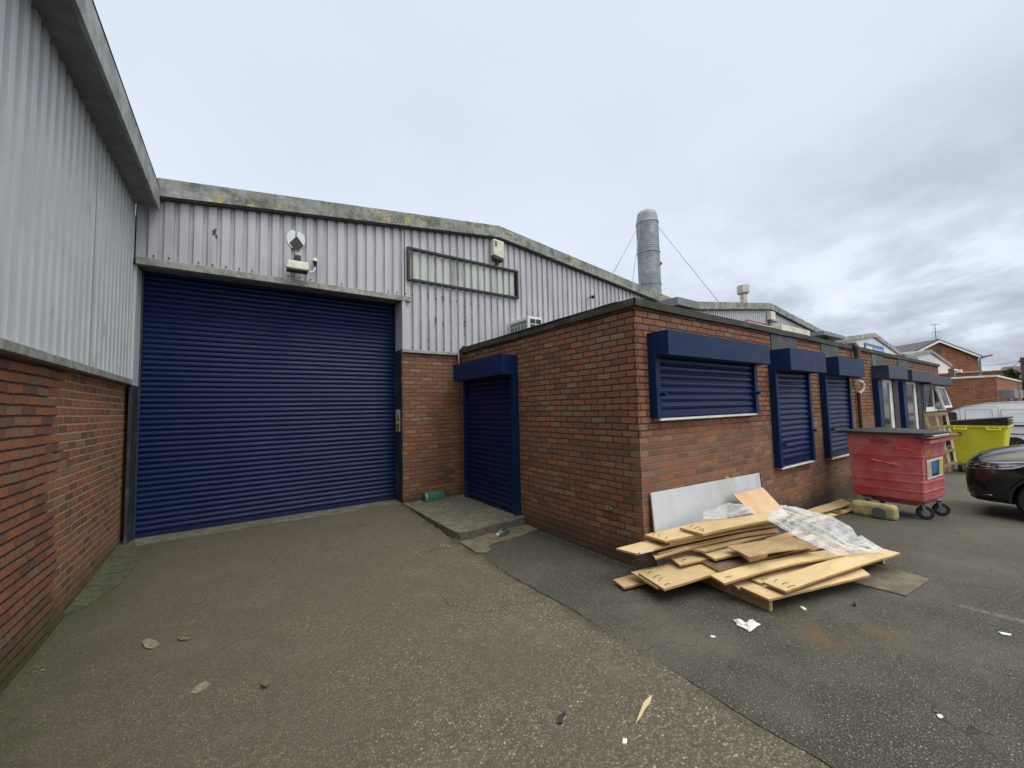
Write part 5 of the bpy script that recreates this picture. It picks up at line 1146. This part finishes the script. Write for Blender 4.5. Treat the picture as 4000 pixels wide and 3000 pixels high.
def loft(m, stations, wfun, sm=True):
    """stations: list of (y, zlow, zshoulder, ztop, halfwidth_low, halfwidth_shoulder, halfwidth_top) -> closed ring sections"""
    rows = []
    for (y, zl, zs_, zt_, hl, hs, ht) in stations:
        zm = (zl+zs_)/2
        prof = [(0, zl), (hl*.8, zl), (hl, zl+.06), (hs*1.0, zm), (hs, zs_), (ht+(hs-ht)*.35, zs_+(zt_-zs_)*.35), (ht, zt_-.03), (ht*.7, zt_), (0, zt_+.01)]
        ring_ = [(wfun(-a), y, b) for a, b in prof]+[(wfun(a), y, b) for a, b in prof[-2:0:-1]]
        rows.append(ring_)
    n = len(rows[0]); vs = [p for r_ in rows for p in r_]; fs = [(i*n+j, i*n+(j+1) % n, (i+1)*n+(j+1) % n, (i+1)*n+j) for i in range(len(rows)-1) for j in range(n)]
    fs += [tuple(range(n-1, -1, -1)), tuple((len(rows)-1)*n+k for k in range(n))]
    m.add(vs, fs, sm)
CX, CG = 10.95, gz(10.5, .3)   # car centre line x, ground
t = thing('parked_car', 'glossy black car nosing in from the right edge', 'car', (CX, -1, CG))
g_ = CG
st = [(-3.25, .35, .72, .90, .70, .80, .68), (-3.15, .28, .75, 1.02, .82, .88, .74), (-2.6, .24, .92, 1.35, .88, .92, .60), (-2.0, .22, .95, 1.50, .90, .93, .58), (-1.2, .22, .95, 1.54, .90, .93, .60), (-.75, .22, .95, 1.48, .90, .93, .60),
      (-.3, .22, 1.0, 1.36, .90, .93, .64), (.0, .22, 1.02, 1.22, .90, .93, .72), (.4, .22, 1.0, 1.175, .90, .93, .76), (.75, .22, .96, 1.12, .89, .92, .76), (.98, .24, .90, 1.04, .86, .90, .74), (1.12, .27, .84, .98, .80, .86, .74), (1.19, .30, .77, .89, .72, .78, .66), (1.225, .36, .64, .78, .60, .64, .54)]
q = MB(); loft(q, [(y+.0, g_+a, g_+b, g_+c_, d_, e_, f_) for (y, a, b, c_, d_, e_, f_) in st], lambda a: CX+a)
body = q.build('body', M['carblack'], t, sub=1, fix=True)
cut = []
for wy in (.335, -2.3):
    q = MB(); q.tube([(CX-1.3, wy, g_+.335), (CX-.62, wy, g_+.335)], .39, 32); cut.append(q.build('cut', M['black'])); q = MB(); q.tube([(CX+.62, wy, g_+.335), (CX+1.3, wy, g_+.335)], .39, 32); cut.append(q.build('cut', M['black']))
boolcut(body, cut)
for wy in (.335, -2.3):
    for sx_ in (-1, 1):
        wheel(t, CX+sx_*.80, wy, g_+.335, .335, .21, 10, sx_)
        q = MB(); q.tube([(CX+sx_*.60, wy, g_+.335), (CX+sx_*.62, wy, g_+.335)], .385, 28); q.build('arch_liner', M['black'], t)
        arc = [(CX+sx_*.925, wy+.405*math.cos(R(a_)), g_+.335+.405*math.sin(R(a_))) for a_ in range(-5, 186, 10)]; q = MB(); q.tube(arc, .022, 8); q.build('arch_trim', M['black'], t)
from mathutils.bvhtree import BVHTree
bvh = BVHTree.FromPolygons([v.co.copy() for v in body.data.vertices], [tuple(p.vertices) for p in body.data.polygons])
def skin(ang, z_, off=.006, side=-1): # point on the body seen from the wing centre at plan angle ang (0 = straight ahead)
    o_ = Vector((CX+side*.45, .35, g_+z_)); d_ = Vector((side*math.sin(R(ang)), math.cos(R(ang)), 0)); h = bvh.ray_cast(o_+d_*2, -d_)
    return (h[0] if h[0] else o_+d_*.6)+d_*off
for sx_ in (-1, 1):
    an = [8, 18, 28, 38, 47, 55, 62, 68]
    zl_ = [.80, .80, .805, .815, .83, .85, .88, .925]; zh_ = [.865, .875, .885, .90, .915, .93, .94, .95]
    q = MB(); q.strip([skin(a, z_, .008, sx_) for a, z_ in zip(an, zl_)], [skin(a, z_, .008, sx_) for a, z_ in zip(an, zh_)], True); hl = q.build('headlight', M['hlamp'], t, fix=False)
    q = MB(); q.tube([skin(a, z_+.008, .010, sx_) for a, z_ in zip(an+[74, 80], zh_+[.955, .955])], .015, 6); q.build('chrome_strip', M['chrome'], hl)
    q = MB(); q.tube([skin(a, z_-.004, .010, sx_) for a, z_ in zip(an, zl_)], .010, 6); q.build('lamp_trim', M['chrome'], hl)
    q = MB(); q.tube([skin(a, (z_+y_)/2, .012, sx_) for a, z_, y_ in list(zip(an, zl_, zh_))[1:6]], .012, 6); q.build('lamp_trim', M['chrome'], hl)
    q = MB(); q.tube([skin(28, .83, .014, sx_), skin(34, .89, .014, sx_)], .012, 6); q.tube([skin(44, .84, .014, sx_), skin(38, .895, .014, sx_)], .012, 6); q.build('lamp_trim', M['black'], hl)
    q = MB(); q.strip([skin(a, .40, .008, sx_) for a in (5, 20, 35, 48)], [skin(a, .56+.02*k_, .008, sx_) for k_, a in enumerate((5, 20, 35, 46))], True); q.build('bumper_intake', M['black'], t, fix=False)
    q = MB(); q.tube([skin(a, .385, .012, sx_) for a in (5, 20, 35, 50)], .012, 6); q.build('bumper_trim', M['chrome'], t)
    q = MB(); q.tube([skin(a, .30+.0*a, .004, sx_) for a in (5, 20, 35, 50, 62)], .03, 8); q.build('bumper_lip', M['black'], t)
    q = MB(); q.tube([skin(a, .70, .002, sx_) for a in (5, 20, 35, 50, 62, 70)], .003, 5); q.build('panel_seam', M['rubber'], t)
q = MB(); q.box(CX-.5, CX+.5, 1.13, 1.205, g_+.42, g_+.60); q.build('grille', M['black'], t, .02)
q = MB(); q.hexa([(CX-.70, -.62, g_+1.46), (CX+.70, -.62, g_+1.46), (CX+.82, -.0, g_+1.07), (CX-.82, -.0, g_+1.07)], [(CX-.69, -.61, g_+1.475), (CX+.69, -.61, g_+1.475), (CX+.80, .01, g_+1.085), (CX-.80, .01, g_+1.085)]); q.build('windscreen', M['glass'], t)

# white van
VX, VG = 25.2, gz(25, 1)
t = thing('parked_van', 'white panel van with a dark stripe and dark lower sides behind the yellow bin', 'van', (VX, 1.2, VG))
# side profile (y, z) nose towards the sheds
sp = [(4.35, .30), (4.45, .55), (4.42, .85), (4.25, 1.02), (3.75, 1.16), (3.40, 1.42), (3.05, 1.70), (2.70, 1.88), (2.2, 1.98), (1.2, 2.02), (-.3, 2.02), (-.42, 1.98), (-.50, 1.4), (-.50, .35)]
def vp(inset, dz_=0): return [(1.95+(y-1.95)*(1-inset*.06), VG+z_+dz_) for y, z_ in sp]
q = MB(); n = len(sp)
layers = [(-.86, .25, 0), (-.90, .0, 0), (-.93, 0, 0), (.93, 0, 0), (.90, 0, 0), (.86, .25, 0)]
rows = []
for hx, ins, dz_ in layers:
    r_ = []
    for (y, z_) in sp:
        tum = max(0, (z_-1.1))*.13 if abs(hx) > .8 else 0
        r_.append((VX+hx-(math.copysign(tum, hx)), y, VG+z_-(ins*.06 if z_ > 1.7 else 0)))
    rows.append(r_)
for r0, r1 in zip(rows, rows[1:]):
    for i in range(n):
        j = (i+1) % n; q.quad(r0[i], r0[j], r1[j], r1[i])
q.add(rows[0], [tuple(range(n))]); q.add(rows[-1], [tuple(range(n-1, -1, -1))])
vb = q.build('body', M['vanwhite'], t, .03)
cut = []
for wy in (1.55, 3.75):
    q = MB(); q.tube([(VX-1.4, wy, VG+.33), (VX-.62, wy, VG+.33)], .42, 28); cut.append(q.build('cut', M['black']))
boolcut(vb, cut)
for wy in (1.55, 3.75):
    wheel(t, VX-.78, wy, VG+.33, .33, .2, 6); wheel(t, VX+.80, wy, VG+.33, .33, .2, 6, 1)
    q = MB(); q.tube([(VX-.64, wy, VG+.33), (VX-.62, wy, VG+.33)], .41, 24); q.build('arch_liner', M['black'], t)
sxv = VX-.935
q = MB()
for y0_, y1_ in ((-.49, 1.12), (1.98, 3.32)): q.box(sxv-.008, sxv+.02, y0_, y1_, VG+.28, VG+.80)
q.box(sxv-.008, sxv+.02, 1.121, 1.979, VG+.76, VG+.80); q.build('lower_panel', M['vandark'], t)
q = MB(); q.box(sxv-.006, sxv+.02, -.49, 4.3, VG+1.06, VG+1.13); q.build('stripe', M['vandark'], t)
def vs(y0_, y1_, z0_, z1_, nm, mt, r_=.06, w_=.010, fill=False):
    def pt(y, z_): return Vector((VX-.93+max(0, z_-1.1)*.13-.004, y, VG+z_))
    loop = []
    for cy_, cz_, a0 in ((y1_-r_, z1_-r_, 0), (y0_+r_, z1_-r_, 90), (y0_+r_, z0_+r_, 180), (y1_-r_, z0_+r_, 270)):
        for k in range(4): a_ = R(a0+k*30); loop.append(pt(cy_+r_*math.cos(a_), cz_+r_*math.sin(a_)))
    q = MB()
    if fill: q.add(loop, [tuple(range(len(loop)))])
    else: q.tube(loop+[loop[0]], w_, 4, caps=False)
    q.build(nm, M[mt], t, fix=False)
vs(2.02, 2.72, 1.22, 1.72, 'pressed_panel', 'tin'); vs(1.12, 1.80, 1.22, 1.72, 'pressed_panel', 'tin')
vs(1.86, 2.86, .85, 1.84, 'door_seam', 'tin', w_=.007)
vs(2.95, 3.42, 1.20, 1.62, 'side_window', 'glass', fill=True)
q = MB(); q.quad((VX-.78, 3.78, VG+1.17), (VX+.78, 3.78, VG+1.17), (VX+.72, 3.02, VG+1.735), (VX-.72, 3.02, VG+1.735)); q.build('windscreen', M['glass'], t, fix=False)

# ------------------------------------------------------------------ next office, wall, houses
t = thing('brick_office', 'farther single storey brick office with a white roof edge and grey shutter boxes', 'office building', (29, 2.1, gz(29, 2)))
NX, NY = 29.0, atX(3891, 1471, 29.0).y; NZ = 2.72
q = MB(); q.box(NX, 42, NY, 6.9, -1, NZ); q.build('wall', M['brick_far'], t)
q = MB(); q.box(NX-.06, 42.1, NY-.06, 6.9, NZ, NZ+.09); q.build('coping', M['white'], t, .01)
for i, (a, b) in enumerate(((29.6, 31.6), (32.4, 34.6), (36.0, 38.5))):
    q = MB(); q.box(a, b, NY-.45, NY-.002, 1.72, 2.12); o = q.build('shutter_box', M['tin'], t, .01)
    q = MB(); q.box(a, a+.15, NY-.12, NY-.002, -.2, 1.72); q.build('guide_rail', M['tin'], o)
    q = MB(); q.box(a+.4, b-.3, NY-.03, NY-.002, .4, 1.70); q.build('window', M['glass'], o)
    q = MB(); q.box(a+.2, a+.42, NY-.05, NY-.002, .4, 1.70); q.build('window_frame', M['white'], o)
t = thing('dome_camera', 'white dome camera on a dark box at the end of the farther office', 'security camera', (28.9, 3.5, 3))
q = MB(); q.box(28.95, 29.3, atX(3728, 1460, 29).y, atX(3705, 1460, 29).y, 2.78, 3.25); q.build('box', M['darkwood'], t)
q = MB(); y0_ = atX(3728, 1446, 28.9).y; y1_ = atX(3748, 1450, 28.9).y; q.tube([(28.9, y0_, 3.15), (28.9, y1_+.04, 3.13)], .05, 10); q.tube([(28.9, y1_, 3.16), (28.9, y1_, 3.05), (28.9, y1_, 3.0)], [.10, .10, .05], 14); q.build('housing', M['white'], t)
q = MB(); q.tube([(28.9, y1_, 3.0), (28.9, y1_, 2.94)], [.07, .03], 12); q.build('dome', M['black'], t)

# brick house, its gable turned half towards the yard
HA = R(50); HP = Vector((61.5, atX(3657, 1331, 61.5).y)); HW = 3.9; pz = 7.98; ez = pz-HW*.48
def W(lx, ly, z_): # lx: along the ridge into the house, ly: across the gable (+ to the right)
    return (HP.x+lx*math.cos(HA)+ly*math.sin(HA), HP.y+lx*math.sin(HA)-ly*math.cos(HA), z_)
t = thing('house', 'orange brick house with a dark tiled roof, white verges and a round gable vent', 'house', (HP.x, HP.y, -.5))
q = MB(); q.prism([(-HW, -.5), (HW, -.5), (HW, ez), (0, pz-.12), (-HW, ez)], 0, 12, lambda a, b, c: W(c, a, b)); q.build('wall', M['brick_far'], t)
q = MB(); ov = .3
for sg_ in (-1, 1):
    ya = sg_*(HW+ov); za = ez-ov*.48
    q.hexa([W(-.3, ya, za), W(-.3, 0, pz), W(12, 0, pz), W(12, ya, za)], [W(-.3, ya, za+.16), W(-.3, 0, pz+.16), W(12, 0, pz+.16), W(12, ya, za+.16)])
rf = q.build('roof', M['slate'], t)
q = MB()
for sg_ in (-1, 1):
    ya = sg_*(HW+ov); za = ez-ov*.48
    q.hexa([W(-.36, ya, za-.20), W(-.36, 0, pz-.20), W(-.301, 0, pz-.20), W(-.301, ya, za-.20)], [W(-.36, ya, za), W(-.36, 0, pz), W(-.301, 0, pz), W(-.301, ya, za)])
q.build('verge_board', M['white'], t)
q = MB(); q.tube([W(-.06, 0, pz-1.2), W(0, 0, pz-1.2)], .42, 22); q.build('round_vent', M['slate'], t)
q = MB(); q.prism([(-1.6, pz-.95), (1.6, pz-.95), (0, pz-.1)], 6, 7, lambda a, b, c: W(c+1, a-5.5, b)); q.hexa([W(7, -10, pz-1.5), W(7, -3.5, pz-1.5), W(12, -3.5, pz-1.5), W(12, -10, pz-1.5)], [W(7, -10, pz-.9), W(7, -3.5, pz-.9), W(12, -3.5, pz-.6), W(12, -10, pz-.6)]); q.build('gablet', M['slate'], t)
class _P: pass
HX = HP.x; pk = _P(); pk.y = HP.y; pz += .1
t = thing('tv_aerial', 'thin television aerial on the peak of the orange brick house', 'aerial', (HX, pk.y, pz))
q = MB(); q.tube([(HX, pk.y, pz), (HX, pk.y, pz+1.75)], .035, 6); q.build('mast', M['tin'], t)
q = MB(); q.bar((HX, pk.y-.35, pz+1.65), (HX, pk.y+.35, pz+1.7), .03, .05); q.bar((HX, pk.y-.35, pz+.85), (HX, pk.y+.25, pz+.85), .03, .04); q.bar((HX, pk.y-.1, pz+1.2), (HX, pk.y+.2, pz+1.25), .03, .03); q.build('antenna', M['tin'], t)
# low brick range beyond
P_ = lambda x, y, X: atX(x, y, X)
t = thing('brick_building', 'low orange brick range seen over the farther office roof', 'building', (50, 4, -.5))
a = P_(3700, 1452, 50); b = P_(3918, 1448, 50); q = MB(); q.box(50, 58, b.y, a.y+1, -.5, b.z); q.build('wall', M['brick_far'], t); q = MB(); q.box(49.9, 58, b.y-.1, a.y+1, b.z, b.z+.08); q.build('coping', M['pink'], t)
t = thing('house', 'grey slate roofed house at the far right edge', 'house', (72, 3.5, -.5))
a = P_(3900, 1440, 72); b = P_(4010, 1436, 72); c = P_(4040, 1500, 72)
q = MB(); q.hexa([(68, -9, a.z-2.6), (68, a.y+.6, a.z-2.6), (73, a.y-.2, a.z), (73, -9, a.z)], [(68.1, -9, a.z-2.4), (68.1, a.y+.6, a.z-2.4), (73, a.y-.2, a.z+.2), (73, -9, a.z+.2)]); q.build('roof', M['slate'], t)
q = MB(); q.box(68.3, 78, -9, a.y+.3, -.5, a.z-2.5); q.build('wall', M['brick_far'], t)
q = MB(); q.bar((67.9, a.y+.6, a.z-2.7), (67.9, -9, a.z-2.7), .1, .22); q.build('gutter', M['white'], t)
# street lamp and pole
t = thing('street_lamp', 'grey street lamp with a curved arm above the low brick range', 'street lamp', (46, P_(3831, 1455, 46).y, -.5))
p0 = P_(3833, 1500, 46); p1 = P_(3827, 1410, 46); p2 = P_(3832, 1400, 46); p3 = P_(3858, 1391, 46)
q = MB(); q.tube([(46, p0.y, -.5), p0, p1, p1.lerp(p2, .6)+Vector((0, 0, .1)), p2+Vector((0, -.1, .05)), p3], [.09, .08, .065, .05, .045, .045], 10); q.build('column', M['ventgrey'], t)
q = MB(); q.bar(p3+Vector((0, .35, -.05)), p3+Vector((0, -.25, .05)), .22, .10); q.build('lamp_head', M['ventgrey'], t, .02)
t = thing('utility_pole', 'dark wooden utility pole at the right edge carrying thin wires', 'utility pole', (40, P_(3997, 1500, 40).y, -.5))
p1 = P_(3996, 1396, 40); q = MB(); q.tube([(40, p1.y, -.5), (40, p1.y, p1.z)], [.17, .13], 12); q.build('pole', M['bark'], t)
q = MB(); q.bar((39.8, p1.y+.18, p1.z-.25), (39.8, p1.y-.1, p1.z-.25), .12, .12); q.build('bracket', M['bark'], t)
for e_ in (P_(3775, 1418, 60), P_(3880, 1447, 52)):
    q = MB(); s0 = Vector((40, p1.y+.1, p1.z-.2)); q.tube([s0.lerp(e_, i/8)-Vector((0, 0, .25*4*(i/8)*(1-i/8))) for i in range(9)], .014, 5); q.build('wire', M['black'], t)
# greenery far right
def tree(x, y, g, h, rad, label, seed):
    t = thing('tree', label, 'tree', (x, y, g)); rn = random.Random(seed)
    q = MB(); q.tube([(x, y, g), (x+.05, y, g+h*.35), (x-.05, y+.1, g+h*.7)], [.12, .09, .03], 8)
    for k in range(5):
        a_ = rn.random()*6.28; q.tube([(x, y, g+h*.35), (x+rad*.6*math.cos(a_), y+rad*.6*math.sin(a_), g+h*(.55+.3*rn.random()))], [.05, .015], 5)
    q.build('trunk', M['bark'], t)
    q = MB()
    cl = [(rn.gauss(0, .45)*rad, rn.gauss(0, .45)*rad, h*(.35+.6*rn.random())) for _ in range(26)]
    for (cx2, cy2, cz2) in cl:
        s_ = rad*rn.uniform(.2, .42)
        for _ in range(60):
            v = Vector((rn.gauss(0, 1), rn.gauss(0, 1), rn.gauss(0, 1))).normalized()*s_*rn.uniform(.6, 1.05); p = Vector((x+cx2, y+cy2, g+cz2))+v
            a = Vector((rn.gauss(0, 1), rn.gauss(0, 1), rn.gauss(0, 1))).normalized()*.09; b = a.orthogonal().normalized()*.07; q.quad(p-a-b, p+a-b, p+a+b, p-a+b)
    q.build('crown', M['leaf'], t, fix=False)
tree(46, P_(3992, 1550, 46).y, -.5, 2.2, 1.2, 'green bushy tree low at the right edge beyond the offices', 4)
tree(45, P_(3963, 1550, 45).y, -.5, 2.0, .9, 'smaller green bush beside the grey shutter boxes', 6)
tree(50.5, P_(3962, 1478, 50.5).y, 2.3, 1.6, .5, 'thin shrub showing over the farther office roof edge', 9)
t = thing('parked_car', 'distant white car roof glimpsed above the van at the right edge', 'car', (38, .9, -.5))
q = MB(); yv = P_(3972, 1576, 38).y; loft(q, [(y_, -.2, .45, c_, .7, .8, .55) for y_, c_ in ((yv-4, .6), (yv-3.6, 1.0), (yv-2.2, 1.06), (yv-1, 1.04), (yv-.3, .85), (yv, .4))], lambda a: 38+a); q.build('body', M['vanwhite'], t)
for y_ in (yv-.8, yv-3.2): wheel(t, 37.25, y_, -.2, .3, .2, 6)
